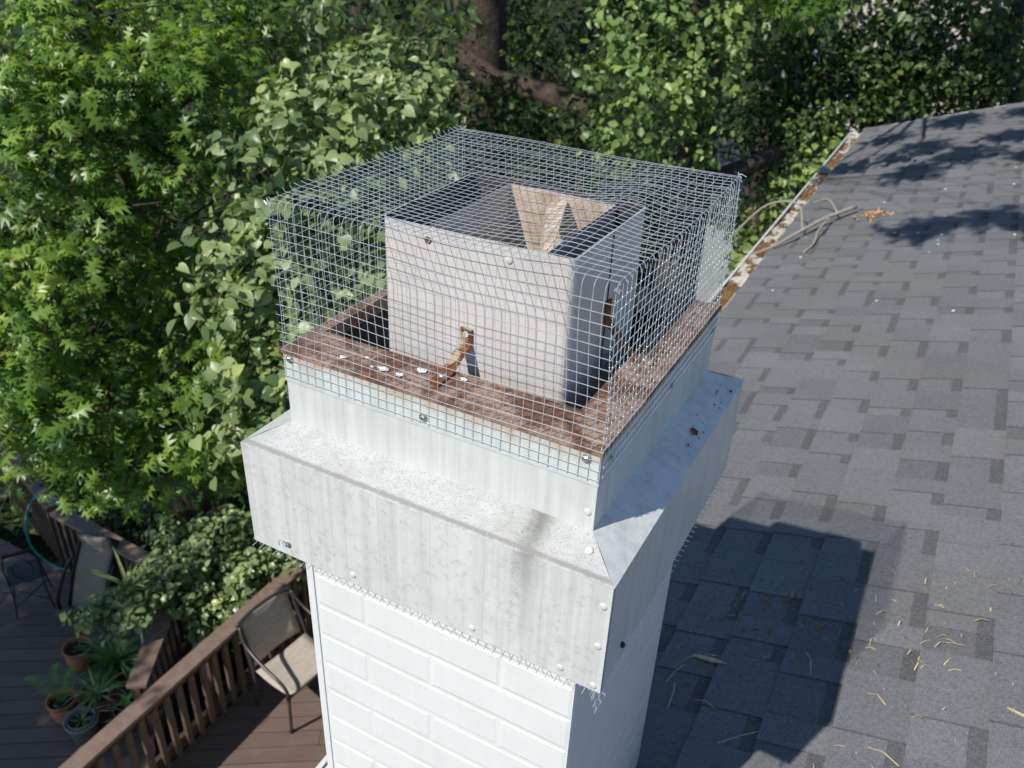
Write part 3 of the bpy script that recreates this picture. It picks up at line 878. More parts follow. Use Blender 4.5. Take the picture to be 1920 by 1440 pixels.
for k in range(37): wire(yz_path(.0005 + k * (W - .001) / 36))
ov = lambda: random.uniform(.001, .010)
nrow = int((HC - R - ZB) / P) + 1
for k in range(nrow):
    z = ZB + k * P
    yy = -.0038 if z < .002 else -.0018
    lip = .003 if z < .002 else 0
    n = 14
    wire([(-ov() if z > 0 else -.0015, yy, z)] + [(W * i / n, yy, z) for i in range(1, n)] + [(W + (ov() * .4 if z > 0 else .002), yy, z)])
    yb = D + .0038 if z < .002 else D + .0018
    wire([(-ov() if z > 0 else -.001, yb, z)] + [(W * i / n, yb, z) for i in range(1, n)] + [(W + (ov() * .4 if z > 0 else .001), yb, z)])
n = int((D - .010) / P)
for k in range(n + 1):
    y = .006 + k * (D - .012) / n
    z0_ = (lambda x: top_z(x, y) + .0012 - (R - math.sqrt(max(0, R * R - (R - min(y, D - y)) ** 2)) if min(y, D - y) < R else 0))
    P_ = [(-ov(), y, z0_(0) + ov() * .7)] + [(W * i / 22, y, z0_(W * i / 22)) for i in range(0, 23)] + [(W + .002, y, z0_(W) - .003)]
    if k % 3: P_.append((W + .004, y, z0_(W) - random.uniform(.004, .009)))
    wire(P_)
# side panels: separate pieces tucked under the top sheet
for x_, sgn_ in ((0, -1), (W, 1)):
    for k in range(36):
        y = .004 + k * (D - .008) / 35
        xo = x_ + sgn_ * .0024
        wire([(xo, y, ZB - .002), (xo, y, -.004), (x_ + sgn_ * .0006, y, .02), (x_ + sgn_ * .0006, y, .10), (x_, y, HC - .006 + random.uniform(-.003, .006))])
    for k in range(nrow):
        z = ZB + k * P + .002
        xo = x_ + sgn_ * (.0036 if z < .002 else .0018)
        a0 = -ov() * .9 if sgn_ > 0 and z > 0 else .001
        wire([(xo, a0, z)] + [(xo, D * i / 12, z) for i in range(1, 12)] + [(xo, D + (ov() * .6 if z > 0 else 0), z)])
# twisted ties at the corners
for c in ((.001, 0, HC - .004), (W, .001, HC - .010), (W, D, HC - .004), (0, D, HC - .004)):
    m = MB()
    for q_ in range(3):
        b = Vector(c); m.tube([b, b + Vector((random.uniform(-.006, .006), random.uniform(-.006, .004), random.uniform(.002, .007))), b + Vector((random.uniform(-.008, .008), random.uniform(-.008, .004), random.uniform(.001, .008)))], .0005, 4)
    m.build('wire_tie', M['wire'], cage, KO)

# ================================================================== VEGETATION
def tpl_oak():
    """pin oak leaf: midrib with three pointed lobes a side and a terminal one; y = length"""
    V = [(0, 0, 0), (0, .25, .012), (0, .5, .015), (0, .74, .0), (0, 1.0, -.08)]
    F = []
    def half(s):
        b = len(V)
        pts = [(.05, .10, .0), (.30, .20, -.05), (.07, .33, .01), (.45, .55, -.10), (.07, .56, .0), (.32, .84, -.12), (.06, .78, -.01)]
        for x, y, z in pts: V.append((s * x, y, z))
        T = [(0, b, 1), (b, b + 1, 1), (1, b + 1, b + 2), (1, b + 2, 2), (b + 2, b + 3, b + 4), (b + 2, b + 4, 2), (2, b + 4, 3), (b + 4, b + 5, b + 6), (b + 4, b + 6, 3), (3, b + 6, 4)]
        for t in T: F.append(t if s > 0 else t[::-1])
    half(1); half(-1)
    return np.array(V, float), np.array(F)
def tpl_heart():
    V = [(0, .06, 0), (0, .5, .02), (0, 1.05, -.10)]; F = []
    for s in (1, -1):
        b = len(V)
        for x, y, z in ((.22, -.02, .05), (.40, .16, .09), (.42, .40, .09), (.28, .70, .04), (.11, .90, -.04)): V.append((s * x, y, z))
        for t in ((0, b, b + 1), (0, b + 1, 1), (1, b + 1, b + 2), (1, b + 2, b + 3), (1, b + 3, 2), (2, b + 3, b + 4)): F.append(t if s > 0 else t[::-1])
    return np.array(V, float), np.array(F)
def tpl_small():
    V = [(0, 0, 0), (.36, .32, .06), (.25, .72, .03), (0, 1, -.06), (-.25, .72, .03), (-.36, .32, .06)]
    F = [(0, 1, 2), (0, 2, 3), (0, 3, 4), (0, 4, 5)]
    return np.array(V, float), np.array(F)
def tpl_bg():
    V = [(0, 0, 0), (.34, .5, .08), (0, 1, -.03), (-.34, .5, .08)]
    return np.array(V, float), np.array([(0, 1, 2), (0, 2, 3)])
TPL = {'oak': tpl_oak(), 'heart': tpl_heart(), 'small': tpl_small(), 'bg': tpl_bg()}

def unit(a): return a / np.maximum(np.linalg.norm(a, axis=-1, keepdims=True), 1e-9)

def leaf_frames(lumps, dens, per, spread, size, up=.8, droop=.25, shell=.55, flat=.75, rng=None, leaf_up=.75, sun=.15):
    """twig tips spread through each lump; round every tip a fan of leaves. returns base, side, dir, normal, size, tint"""
    rng = rng or RNG
    B, S_, D_, N_, Z_, T_ = [], [], [], [], [], []
    for (x, y, z, r) in lumps:
        n = max(3, int(dens * r * r))
        d = unit(rng.normal(size=(n, 3)))
        rad = r * (shell + (1 - shell) * rng.random((n, 1))) * np.where(rng.random((n, 1)) < .25, rng.random((n, 1)), 1)
        tips = np.array([x, y, z]) + d * rad * np.array([1, 1, flat])
        out = unit(d + np.array([0, 0, up]) + .35 * rng.normal(size=(n, 3)))
        ltint = rng.normal(0, .10)
        for i in range(n):
            k = max(2, int(rng.poisson(per)))
            a = rng.random() * 6.28 + np.arange(k) * 2.4 + rng.normal(0, .3, k)
            o = out[i]
            e1 = unit(np.cross(o, [0.3, 0.5, 0.81])); e2 = np.cross(o, e1)
            rd = np.cos(a)[:, None] * e1 + np.sin(a)[:, None] * e2
            dirv = unit(rd + o * rng.normal(.15, .35, (k, 1)) + np.array([0, 0, -droop]))
            nv = unit(o * .55 + np.array([0, 0, leaf_up]) + sun * np.array(to_sun) + .38 * rng.normal(size=(k, 3)))
            sd = unit(np.cross(dirv, nv)); nv = np.cross(sd, dirv)
            B.append(tips[i] + dirv * spread * .15 + rng.normal(0, spread, (k, 3)) * np.array([1, 1, .6])); S_.append(sd); D_.append(dirv); N_.append(nv)
            Z_.append(size * rng.uniform(.42, 1.2, k))
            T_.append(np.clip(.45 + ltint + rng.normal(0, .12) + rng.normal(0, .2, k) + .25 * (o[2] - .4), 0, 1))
    return [np.concatenate(v) for v in (B, S_, D_, N_, Z_, T_)]

def leaf_mesh(name, fr, tpl):
    B, S_, D_, N_, Z_, T_ = fr
    V, F = TPL[tpl]
    n = len(B); rg = np.random.default_rng(n)
    curl = rg.uniform(-.3, 3.2, (n, 1, 1)); wid = rg.uniform(.72, 1.15, (n, 1, 1)); bend = rg.normal(0, .16, (n, 1, 1)); roll = rg.normal(0, .22, (n, 1, 1))
    vx = V[None, :, 0:1] * wid + bend * V[None, :, 1:2] ** 2; vz = V[None, :, 2:3] * curl - .12 * rg.random((n, 1, 1)) * V[None, :, 1:2] ** 2 + roll * V[None, :, 0:1] * V[None, :, 1:2]
    P_ = B[:, None, :] + Z_[:, None, None] * (vx * S_[:, None, :] + V[None, :, 1:2] * D_[:, None, :] + vz * N_[:, None, :])
    k = len(V)
    FF = (F[None] + (np.arange(len(B)) * k)[:, None, None]).reshape(-1, 3)
    return tri_mesh(name, P_.reshape(-1, 3), FF, np.repeat(T_, k))

def singles(fr, n):
    """indices of the n leaves that show largest (nearest the camera, in frame)"""
    Mi = np.array(cam.matrix_basis.inverted())
    q = fr[0] @ Mi[:3, :3].T + Mi[:3, 3]
    z = -q[:, 2]; u = 960 + 1597.9 * q[:, 0] / np.maximum(z, .01); v = 720 - 1597.9 * q[:, 1] / np.maximum(z, .01)
    facing = np.abs(np.sum(fr[3] * unit(np.array(CAM) - fr[0]), axis=1))
    ok = (z > .1) & (u > 10) & (u < 1910) & (v > 10) & (v < 1430)
    score = np.where(ok, fr[4] * (.3 + facing) / np.maximum(z, .1), 0)
    return np.argsort(-score)[:n]

def foliage(tree, fr, tpl, mat, nsingle, origin, partname='crown'):
    org = np.array(origin)
    idx = singles(fr, nsingle) if nsingle else np.array([], int)
    keep = np.ones(len(fr[0]), bool); keep[idx] = False
    rest = [a[keep] for a in fr]; rest[0] = rest[0] - org
    o = link(partname, leaf_mesh(partname, rest, tpl), mat, tree); o['kind'] = 'stuff'
    V, F = TPL[tpl]; bank = []
    for tv in (.15, .35, .5, .65, .85):
        me = tri_mesh('leaf', V, F, np.full(len(V), tv)); me.materials.append(mat); bank.append((tv, me))
    for i in idx:
        me = min(bank, key=lambda b: abs(b[0] - fr[5][i]))[1]
        l = bpy.data.objects.new('leaf', me); COL.objects.link(l); l.parent = tree
        R_ = Matrix(((fr[1][i][0], fr[2][i][0], fr[3][i][0]), (fr[1][i][1], fr[2][i][1], fr[3][i][1]), (fr[1][i][2], fr[2][i][2], fr[3][i][2]))).to_4x4()
        l.matrix_local = Matrix.Translation(Vector(fr[0][i] - org)) @ R_ @ Matrix.Scale(fr[4][i], 4)

def trunk_and_limbs(tree, origin, path, rad, lumps, mat='bark', lr=.035, start=.25):
    m = MB(); m.tube(path, rad, 10); m.build('trunk', M[mat], tree, origin, smooth=True)
    limbs(tree, origin, path, lumps, mat, lr)
def limbs(tree, origin, path, lumps, mat, lr):
    path = [Vector(p) for p in path]
    for (x, y, z, r) in lumps:
        b = MB()
        tgt = Vector((x, y, z))
        best = None
        for i in range(len(path) - 1):
            for s in (.0, .33, .66):
                p = path[i].lerp(path[i + 1], s)
                if p.z > z + .4: continue
                c = (p - tgt).length + .7 * abs((tgt.z - p.z) - .5 * (Vector((p.x, p.y)) - Vector((x, y))).length)
                if best is None or c < best[0]: best = (c, p)
        p = best[1] if best else path[-1]
        mid = p.lerp(tgt, .5) + Vector((random.uniform(-.1, .1), random.uniform(-.1, .1), .12 * (tgt - p).length))
        r0 = lr * min(1.2, .5 + .25 * (tgt - p).length)
        q1 = p.lerp(mid, .5) + Vector((0, 0, .03)); q2 = mid.lerp(tgt, .5) + Vector((0, 0, .04))
        b.tube([p, q1, mid, q2, tgt], [r0, r0 * .8, r0 * .6, r0 * .42, r0 * .22], 6)
        for k in range(5):
            e = tgt + Vector((random.uniform(-1, 1), random.uniform(-1, 1), random.uniform(-.4, .8))) * r
            s = q2.lerp(tgt, random.random()); b.tube([s, s.lerp(e, .5) + Vector((0, 0, .03)), e], [r0 * .25, r0 * .18, r0 * .08], 4)
        b.build('limb', M[mat], tree, origin, smooth=True)

# ---- pin oak on the left
oak = [ (-3.41,2.95,-0.25,0.45), (-3.44,2.29,-0.18,0.45), (-3.50,3.46,-0.22,0.35), (-3.34,1.84,-0.39,0.40), (-3.00,2.46,-0.39,0.42), (-3.06,2.86,-0.34,0.35), (-3.09,2.02,-0.39,0.40), (-3.11,2.29,-0.53,0.30), (-3.10,1.71,-0.65,0.38), (-2.92,2.31,-0.65,0.30), (-2.71,2.19,-0.75,0.28), (-3.41,2.24,-0.91,0.40), (-2.82,1.79,-0.96,0.35), (-3.34,1.72,-1.02,0.40), (-3.04,2.41,-1.19,0.35), (-2.95,2.08,-1.34,0.35), (-2.98,1.41,-1.13,0.40), (-3.29,1.88,-1.47,0.40), (-2.65,2.20,-1.69,0.35), (-3.13,2.06,-1.77,0.40), (-2.88,1.33,-1.43,0.38), (-2.74,1.55,-1.67,0.38), (-2.44,1.88,-1.74,0.35), (-2.65,1.78,-1.96,0.35), (-2.63,2.18,-2.16,0.30), (-2.75,1.14,-1.62,0.35), (-2.36,1.62,-1.93,0.33), (-3.10,1.61,-2.08,0.40), (-2.67,1.54,-2.16,0.30), (-2.67,1.09,-1.79,0.24), (-2.56,1.59,-2.26,0.22), (-2.62,2.25,-2.47,0.28), (-2.62,2.03,-2.49,0.25), (-2.99,1.50,-2.33,0.25), (-3.47,3.74,-0.34,0.35), (-3.37,3.37,-0.51,0.25) ]
oakb = [ (-4.61,3.00,-0.50,0.70), (-4.37,3.63,-0.55,0.70), (-4.02,3.84,-1.09,0.60), (-4.40,2.64,-1.25,0.70), (-4.06,3.15,-1.51,0.70), (-4.18,2.28,-2.00,0.70), (-3.84,2.80,-2.21,0.70), (-3.74,3.32,-2.14,0.60), (-3.96,1.90,-2.54,0.55), (-3.69,2.44,-2.83,0.50), (-3.46,2.97,-2.78,0.50), (-4.01,1.84,-0.55,0.70), (-3.66,1.43,-1.22,0.70), (-3.23,0.99,-1.78,0.60), (-3.94,3.02,0.21,0.70), (-3.86,3.86,0.25,0.70), (-3.92,2.18,0.18,0.70), (-3.95,4.56,-0.81,0.50), (-3.96,4.41,-0.16,0.60) ]
oak_up = [(-6.2, -1.4, -.6, .85), (-6.6, -2.3, -.2, .9), (-7.4, -1.6, -.9, .9), (-5.7, -2.3, .1, .55), (-6.4, -.6, -1.2, .7), (-7.6, -.4, -1.2, .9),
          (-5.9, -.2, -1.6, .55), (-5.7, -1.5, -.1, .45), (-6.9, .3, -1.0, .8),
          (-6.0, -3.0, .3, .7), (-7.2, -3.0, .2, .9), (-8.3, -1.0, -1.0, .9), (-8.2, -2.4, -.4, .9), (-6.9, -.9, -.8, .7), (-6.2, -2.0, -.4, .6), (-7.0, -2.2, -.6, .8), (-7.9, .3, -1.2, .8),
          (-6.6, -3.2, -.4, .9), (-7.3, -2.6, -.3, 1.0), (-6.5, -2.6, -.9, .8), (-6.0, -3.5, .2, .6), (-7.8, -3.6, 0, 1.0), (-6.8, -1.6, -.4, .9), (-7.0, -3.9, .2, .9), (-5.9, -2.7, -.1, .5)]
# limb over the roof, above the picture, that dapples the shingles
over = [(-.55, 1.35, 2.5, .22), (-.25, 1.55, 2.55, .2), (-.02, 1.3, 2.6, .22), (.15, 1.6, 2.6, .2), (-.75, 2.9, 2.4, .22), (-.45, 3.25, 2.45, .25), (-.2, 3.7, 2.55, .22), (-.75, 3.75, 2.4, .22), (-.05, 2.9, 2.65, .2), (-.6, 4.7, 2.4, .3), (.0, 4.6, 2.6, .3), (-1.05, 4.3, 2.3, .2)]
OO = (-4.9, 3.4, -6.3)
tr = empty('oak_tree', OO, 'bright green oak with pointed lobed leaves filling the left side', 'tree')
path = [(-4.9, 3.4, -6.6), (-4.75, 3.45, -4.8), (-4.6, 3.5, -3.0), (-4.5, 3.4, -1.6), (-4.55, 3.3, -.2), (-4.7, 3.2, 1.8), (-4.8, 3.1, 3.5)]
trunk_and_limbs(tr, OO, path, [.24, .20, .18, .15, .13, .10, .06], oak + oakb + oak_up, lr=.034)
limbs(tr, OO, [(-4.7, 3.2, 1.8), (-3.4, 3.1, 2.2), (-2.2, 3.0, 2.3), (-1.2, 2.9, 2.35)], over, 'bark', .006)
m = MB(); m.tube([(-4.7, 3.2, 1.8), (-3.4, 3.1, 2.2), (-2.2, 3.0, 2.3), (-1.2, 2.9, 2.35), (-.6, 2.8, 2.4)], [.05, .035, .022, .014, .006], 8); m.build('limb', M['bark'], tr, OO, smooth=True)
oak = [(x, y, z, r * .88) for x, y, z, r in oak]
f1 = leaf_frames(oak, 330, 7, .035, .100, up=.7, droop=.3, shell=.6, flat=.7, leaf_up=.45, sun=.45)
f2 = leaf_frames(oakb, 62, 7, .07, .115, up=.8, droop=.3, shell=.4, flat=.8, sun=.3); f2[5] *= .25  # inner leaves tinted down: shade in the crown gaps put into the colour
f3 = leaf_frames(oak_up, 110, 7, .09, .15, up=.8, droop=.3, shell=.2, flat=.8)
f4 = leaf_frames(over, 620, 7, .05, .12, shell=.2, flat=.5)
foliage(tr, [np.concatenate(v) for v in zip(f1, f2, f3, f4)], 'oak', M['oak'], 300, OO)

# ---- pear tree behind the chimney
pear = [ (-2.06,2.40,-0.38,0.22), (-2.04,2.69,-0.38,0.25), (-1.96,2.98,-0.47,0.25), (-1.92,3.26,-0.46,0.22), (-2.22,3.20,-0.32,0.25), (-1.88,2.39,-0.50,0.25), (-2.06,2.25,-0.43,0.18), (-1.85,2.77,-0.60,0.25), (-1.80,3.18,-0.57,0.18), (-1.98,1.99,-0.57,0.20), (-1.91,2.18,-0.61,0.25), (-1.86,2.46,-0.72,0.30), (-1.94,1.79,-0.77,0.17), (-1.81,1.91,-0.78,0.25), (-1.75,2.19,-0.91,0.30), (-1.99,1.67,-0.87,0.12), (-1.82,1.68,-0.91,0.20), (-1.67,1.79,-0.98,0.25), (-1.88,1.56,-1.00,0.14), (-1.75,1.63,-1.09,0.22), (-1.58,1.73,-1.19,0.25), (-1.58,2.07,-1.12,0.28), (-1.76,1.52,-1.25,0.15), (-1.58,1.52,-1.27,0.20), (-1.72,1.42,-1.40,0.13), (-1.55,1.43,-1.40,0.15), (-1.73,1.33,-1.49,0.12), (-1.64,1.38,-1.54,0.15), (-1.59,1.58,-1.38,0.18), (-1.80,2.86,-0.81,0.30), (-1.67,2.50,-0.96,0.30) ]
pearb = [ (-2.40,2.92,-0.81,0.40), (-2.26,2.49,-1.11,0.40), (-2.03,2.23,-1.41,0.40), (-1.95,1.98,-1.64,0.30), (-2.27,3.22,-1.01,0.40), (-2.73,3.84,-0.27,0.40), (-2.65,4.38,-0.32,0.35), (-3.09,3.81,-0.31,0.35) ]
PO = (-2.5, 3.1, -6.3)
tr = empty('pear_tree', PO, 'pale green pear tree with rounded heart leaves just behind the wire cage', 'tree')
trunk_and_limbs(tr, PO, [(-2.5, 3.1, -6.6), (-2.45, 3.05, -4.5), (-2.35, 2.9, -2.6), (-2.3, 2.8, -1.2), (-2.3, 3.0, -.5)], [.12, .10, .075, .05, .02], pear + pearb, lr=.022)
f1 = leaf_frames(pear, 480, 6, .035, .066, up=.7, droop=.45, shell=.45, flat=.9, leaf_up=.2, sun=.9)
f2 = leaf_frames(pearb, 95, 6, .05, .070, up=.6, droop=.45, shell=.3, flat=.9, leaf_up=.45); f2[5] *= .35  # shade deep in the pear crown painted by a darker leaf tint
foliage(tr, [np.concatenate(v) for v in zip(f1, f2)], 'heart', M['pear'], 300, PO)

# ---- ivy covered trunk in the middle distance
ivy = [ (-1.95,6.31,-0.37,0.35), (-1.62,6.64,-0.33,0.35), (-1.36,6.91,-0.45,0.30), (-2.00,6.14,-0.64,0.30), (-1.64,6.28,-0.62,0.35), (-1.34,6.67,-0.72,0.30), (-2.05,6.09,-0.81,0.22), (-1.72,6.09,-0.89,0.32), (-1.44,6.50,-0.92,0.30), (-1.79,6.00,-1.18,0.30), (-1.52,6.19,-1.22,0.28), (-1.86,6.02,-1.42,0.22), (-1.28,6.71,-1.15,0.22), (-1.63,6.20,-1.47,0.25), (-1.33,6.53,-1.40,0.20), (-1.78,6.62,-0.10,0.40) ]
IO = (-1.5, 7.0, -6.3)
tr = empty('ivy_tree', IO, 'tree wrapped in sunlit ivy behind the far right corner of the cage', 'tree')
m = MB(); m.tube([(-1.5, 7.05, -6.6), (-1.45, 7.0, -3.5), (-1.42, 6.95, -1.5), (-1.5, 7.0, -.6), (-1.6, 7.1, .6), (-1.7, 7.2, 3.0), (-1.8, 7.3, 5.5)], [.26, .22, .19, .17, .15, .13, .08], 12)
m.build('trunk', M['bark2'], tr, IO, smooth=True)
m = MB(); m.tube([(-1.38, 6.95, -1.85), (-1.15, 7.0, -1.68), (-.95, 7.5, -1.62), (-.75, 8.4, -1.6)], [.12, .10, .08, .04], 8); m.build('limb', M['bark2'], tr, IO, smooth=True)
f1 = leaf_frames(ivy, 330, 6, .05, .085, up=.3, droop=.5, shell=.6, flat=1.0, leaf_up=.2, sun=.8)
foliage(tr, f1, 'small', M['ivyl'], 300, IO)

# ---- dark broadleaf trees on the right beyond the roof
right = [ (-1.28,8.49,-0.46,0.60), (-0.70,9.09,-0.56,0.60), (-0.16,9.66,-0.51,0.60), (0.42,10.20,-0.51,0.70), (0.96,10.15,-0.92,0.60), (-1.44,8.39,-0.91,0.50), (-0.87,8.80,-1.00,0.45), (-0.31,9.28,-1.01,0.55), (0.28,9.63,-0.98,0.40), (-0.63,8.56,-1.41,0.40), (-0.21,9.04,-1.28,0.35), (-0.86,8.28,-1.55,0.40), (-0.49,8.81,-1.27,0.45), (-1.23,8.27,-1.28,0.40), (0.15,9.58,-1.27,0.35), (0.72,10.12,-1.17,0.35), (-0.61,7.85,-1.78,0.35), (-0.50,8.12,-1.62,0.35), (-0.89,7.77,-1.87,0.30), (-0.61,7.36,-2.02,0.30), (-0.82,7.07,-2.14,0.25), (-0.65,6.64,-2.22,0.25), (-0.71,6.38,-2.30,0.20) ]
groups = [(right[:1] + right[5:6] + right[13:14] + right[11:12], (-1.3, 9.4), 'dark leafy tree standing between the ivy trunk and the roof corner'),
          (right[1:3] + right[6:8] + right[9:11] + right[12:13], (-.3, 10.2), 'dense dark tree rising right behind the far roof edge'),
          (right[3:5] + right[8:9] + right[14:16], (.8, 11.2), 'dark tree in the upper right corner above the roof'),
          (right[16:], (-.6, 7.9), 'low sunlit shrub growing beside the far end of the gutter')]
for gi, (lm, (tx, ty), lab) in enumerate(groups):
    O_ = (tx, ty, -6.3)
    tr = empty('broadleaf_tree' if gi < 3 else 'shrub', O_, lab, 'tree' if gi < 3 else 'shrub')
    top = .8 if gi < 3 else -2.2
    trunk_and_limbs(tr, O_, [(tx, ty, -6.6), (tx + .1, ty, -4), (tx, ty + .1, -2.4), (tx + .05, ty, top)], [.16, .13, .10, .05], lm, lr=.03)
    big = [(x + random.uniform(-.2, .2), y + .9, z - .1, r * 1.4) for x, y, z, r in lm] if gi < 3 else []
    f1 = leaf_frames(lm, 190 if gi < 3 else 300, 6, .07, .085, up=.5, droop=.4, shell=.45, flat=.9, leaf_up=.5)
    if big:
        f2 = leaf_frames(big, 70, 6, .1, .12, up=.5, droop=.4, shell=.3, flat=.9)
        f1 = [np.concatenate(v) for v in zip(f1, f2)]
    foliage(tr, f1, 'small', M['ivyshade' if gi < 3 else 'ivyl'], 150, O_)

# ---- big trunk with a broken limb, far middle
TO = (-5.5, 10.1, -6.3)
tr = empty('old_tree', TO, 'old grey trunk with a thick fallen limb leaning across it', 'tree')
m = MB(); m.tube([(-5.4, 9.9, -6.6), (-5.44, 9.9, -2.5), (-5.5, 10.0, -1.6), (-5.58, 10.1, -.8), (-5.7, 10.2, .5), (-5.9, 10.3, 4), (-6.1, 10.4, 7.5)], [.52, .44, .40, .38, .34, .28, .15], 14); m.build('trunk', M['bark2'], tr, TO, smooth=True)
m = MB(); m.tube([(-6.3, 9.3, -.9), (-5.97, 9.43, -1.12), (-5.61, 9.45, -1.34), (-4.98, 9.50, -1.70), (-4.38, 9.60, -1.74), (-3.67, 9.55, -1.86), (-3.25, 9.5, -2.15)], [.08, .12, .16, .17, .16, .14, .09], 10); m.build('broken_limb', M['bark2'], tr, TO, smooth=True)
m = MB(); m.tube([(-5.7, 9.45, -1.3), (-6.1, 9.2, -1.35), (-6.5, 9.1, -1.25)], [.10, .07, .03], 7); m.build('branch_stub', M['bark2'], tr, TO, smooth=True)
# the high crowns that shade the wood (above the picture)
def high(cx, cy, n, rx, ry, z0, z1, r0, r1):
    return [(cx + random.uniform(-rx, rx), cy + random.uniform(-ry, ry), random.uniform(z0, z1), random.uniform(r0, r1)) for _ in range(n)]
f = leaf_frames(high(-6.2, 7.4, 36, 3.9, 3.0, 4.0, 7.0, .8, 1.2), 30, 7, .14, .22, shell=.1)
foliage(tr, f, 'bg', M['bgleaf'], 0, TO)
TO2 = (-1.8, 7.3, -6.3)
TOP = [(-1.3, 9.6, 'tall tree whose bright leaf sprays hang into the top edge right of centre'), (-9.5, 12.5, 'tall slim tree at the back left of the woods'), (1.2, 13.5, 'tall tree at the back right beyond the roof')]
for (tx, ty, lab), (cx, cy, rx, ry, n) in zip(TOP, ((-2.2, 6.4, 2.2, 2.2, 26), (-9.5, 12, 4.0, 4.0, 34), (-.4, 10.4, 4.5, 4.0, 44))):
    O_ = (tx, ty, -6.3)
    tr = empty('woodland_tree', O_, lab, 'tree')
    lm = high(cx, cy, n, rx, ry, 4.2, 7.5, .8, 1.15)
    m = MB(); m.tube([(tx, ty, -6.6), (tx + .1, ty, -2), (tx, ty + .1, 2), (tx + .1, ty, 6.5)], [.22, .18, .15, .07], 9); m.build('trunk', M['bark'], tr, O_, smooth=True)
    f = leaf_frames(lm, 34, 7, .14, .22, shell=.1)
    foliage(tr, f, 'bg', M['bgleaf'], 0, O_)
    if tx == -1.3:      # low sprays that reach down into the picture
        low = [(-.42, 5.3, -.02, .22), (-.66, 5.25, .05, .18), (-.15, 5.35, .1, .2)]
        for lx, ly, lz, lr_ in low:
            m = MB(); m.tube([(-1.25, 9.6, 3.2), (-.9, 8, 2.6), (-.6, 6.4, 1.4), (lx, ly + .3, .5), (lx, ly, lz)], [.05, .04, .03, .015, .006], 6); m.build('limb', M['bark'], tr, O_, smooth=True)
        foliage(tr, leaf_frames(low, 420, 6, .05, .12, shell=.3, flat=.7, droop=.5), 'oak', M['oak'], 60, O_, 'low_sprays')
# ---- understorey between the trunks, one shrub per clump
mid = [ (-4.60,6.42,-0.58,0.60), (-4.71,7.50,-1.06,0.50), (-4.61,5.80,-0.48,0.50), (-5.33,10.63,-1.22,0.60), (-4.59,9.85,-1.33,0.45), (-4.24,10.06,-1.06,0.60), (-3.60,9.20,-1.33,0.40), (-5.09,10.79,-0.94,0.50), (-3.66,7.43,-1.53,0.40), (-3.07,7.15,-1.55,0.40), (-2.68,7.09,-1.59,0.40), (-3.91,7.30,-1.48,0.35), (-2.81,7.61,-1.49,0.40), (-5.07,8.51,-0.81,0.50), (-4.42,7.59,-1.49,0.35), (-4.07,6.18,-0.64,0.40), (-1.57,9.23,-1.79,0.50), (-1.38,9.78,-1.87,0.50) ]
labs = ['leafy shrub below the old trunk', 'dark understorey shrub']
midg = [(mid[0:3] + [mid[15]], (-4.5, 6.6), 'leafy sapling between the oak and the old trunk'),
        (mid[3:8], (-4.8, 10.6), 'sunlit shrub right of the old trunk at the top edge'),
        ([mid[8], mid[11], mid[14]], (-4.0, 7.6), 'dark shrub at the foot of the old trunk'),
        (mid[9:11] + [mid[12]], (-2.8, 7.5), 'dark shrub under the fallen limb behind the cage'),
        ([mid[13], mid[1]], (-5.1, 8.6), 'sapling left of the old grey trunk'),
        (mid[16:18], (-1.5, 9.6), 'rounded dark green bush right of the ivy tree')]
for lm, (tx, ty), lab in midg:
    O_ = (tx, ty, -6.3)
    tr = empty('shrub', O_, lab, 'shrub')
    m = MB(); m.tube([(tx, ty, -6.6), (tx + .1, ty, -4), (tx, ty, -1.6)], [.06, .05, .02], 6); m.build('stem', M['bark'], tr, O_, smooth=True)
    lm2 = lm + [(x, y + .3, z - 1.0, r * 1.2) for x, y, z, r in lm]
    f = leaf_frames(lm2, 110, 6, .08, .10, up=.5, shell=.4, flat=.9)
    foliage(tr, f, 'small', M['ivyshade'] if 'sun' in lab or 'sapling' in lab else M['bgleaf'], 0, O_)

# ---- the wood behind: one mass
lm = []
for k in range(210):
    x = random.uniform(-19, 7); y = 13.5 + random.uniform(0, 7) + abs(x + 4) * .12; lm.append((x, y, random.uniform(-6, 2.2), random.uniform(.8, 1.3)))
for k in range(70):
    x = random.uniform(-12, -4.5); y = random.uniform(4.5, 9) - (x + 4.5) * .35; lm.append((x, y, random.uniform(-5.5, -2.0), random.uniform(.5, .8)))
f = leaf_frames(lm, 26, 7, .16, .20, shell=.3)
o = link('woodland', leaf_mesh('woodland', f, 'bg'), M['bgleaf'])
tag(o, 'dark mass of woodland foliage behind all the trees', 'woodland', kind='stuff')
gc = []
n = 15000
gx = RNG.uniform(-10, 1.2, n); gy = RNG.uniform(2.9, 14, n)
ok = ~((gx > -4.2) & (gy < 4.7)); gx, gy = gx[ok], gy[ok]; n = len(gx)
gzv = np.array([gz(a, b) for a, b in zip(gx, gy)]) + RNG.uniform(.02, .30, n)
dv = unit(np.stack([RNG.normal(size=n), RNG.normal(size=n), RNG.normal(-.1, .25, n)], 1)); nv = unit(np.stack([RNG.normal(0, .4, n), RNG.normal(0, .4, n), np.ones(n)], 1))
sd = unit(np.cross(dv, nv)); nv = np.cross(sd, dv)
o = link('ground_cover', leaf_mesh('ground_cover', [np.stack([gx, gy, gzv], 1), sd, dv, nv, RNG.uniform(.07, .16, n), RNG.uniform(.1, .8, n)], 'small'), M['bgleaf'])
tag(o, 'dark ivy covering the ground under the trees', 'ivy', kind='stuff')

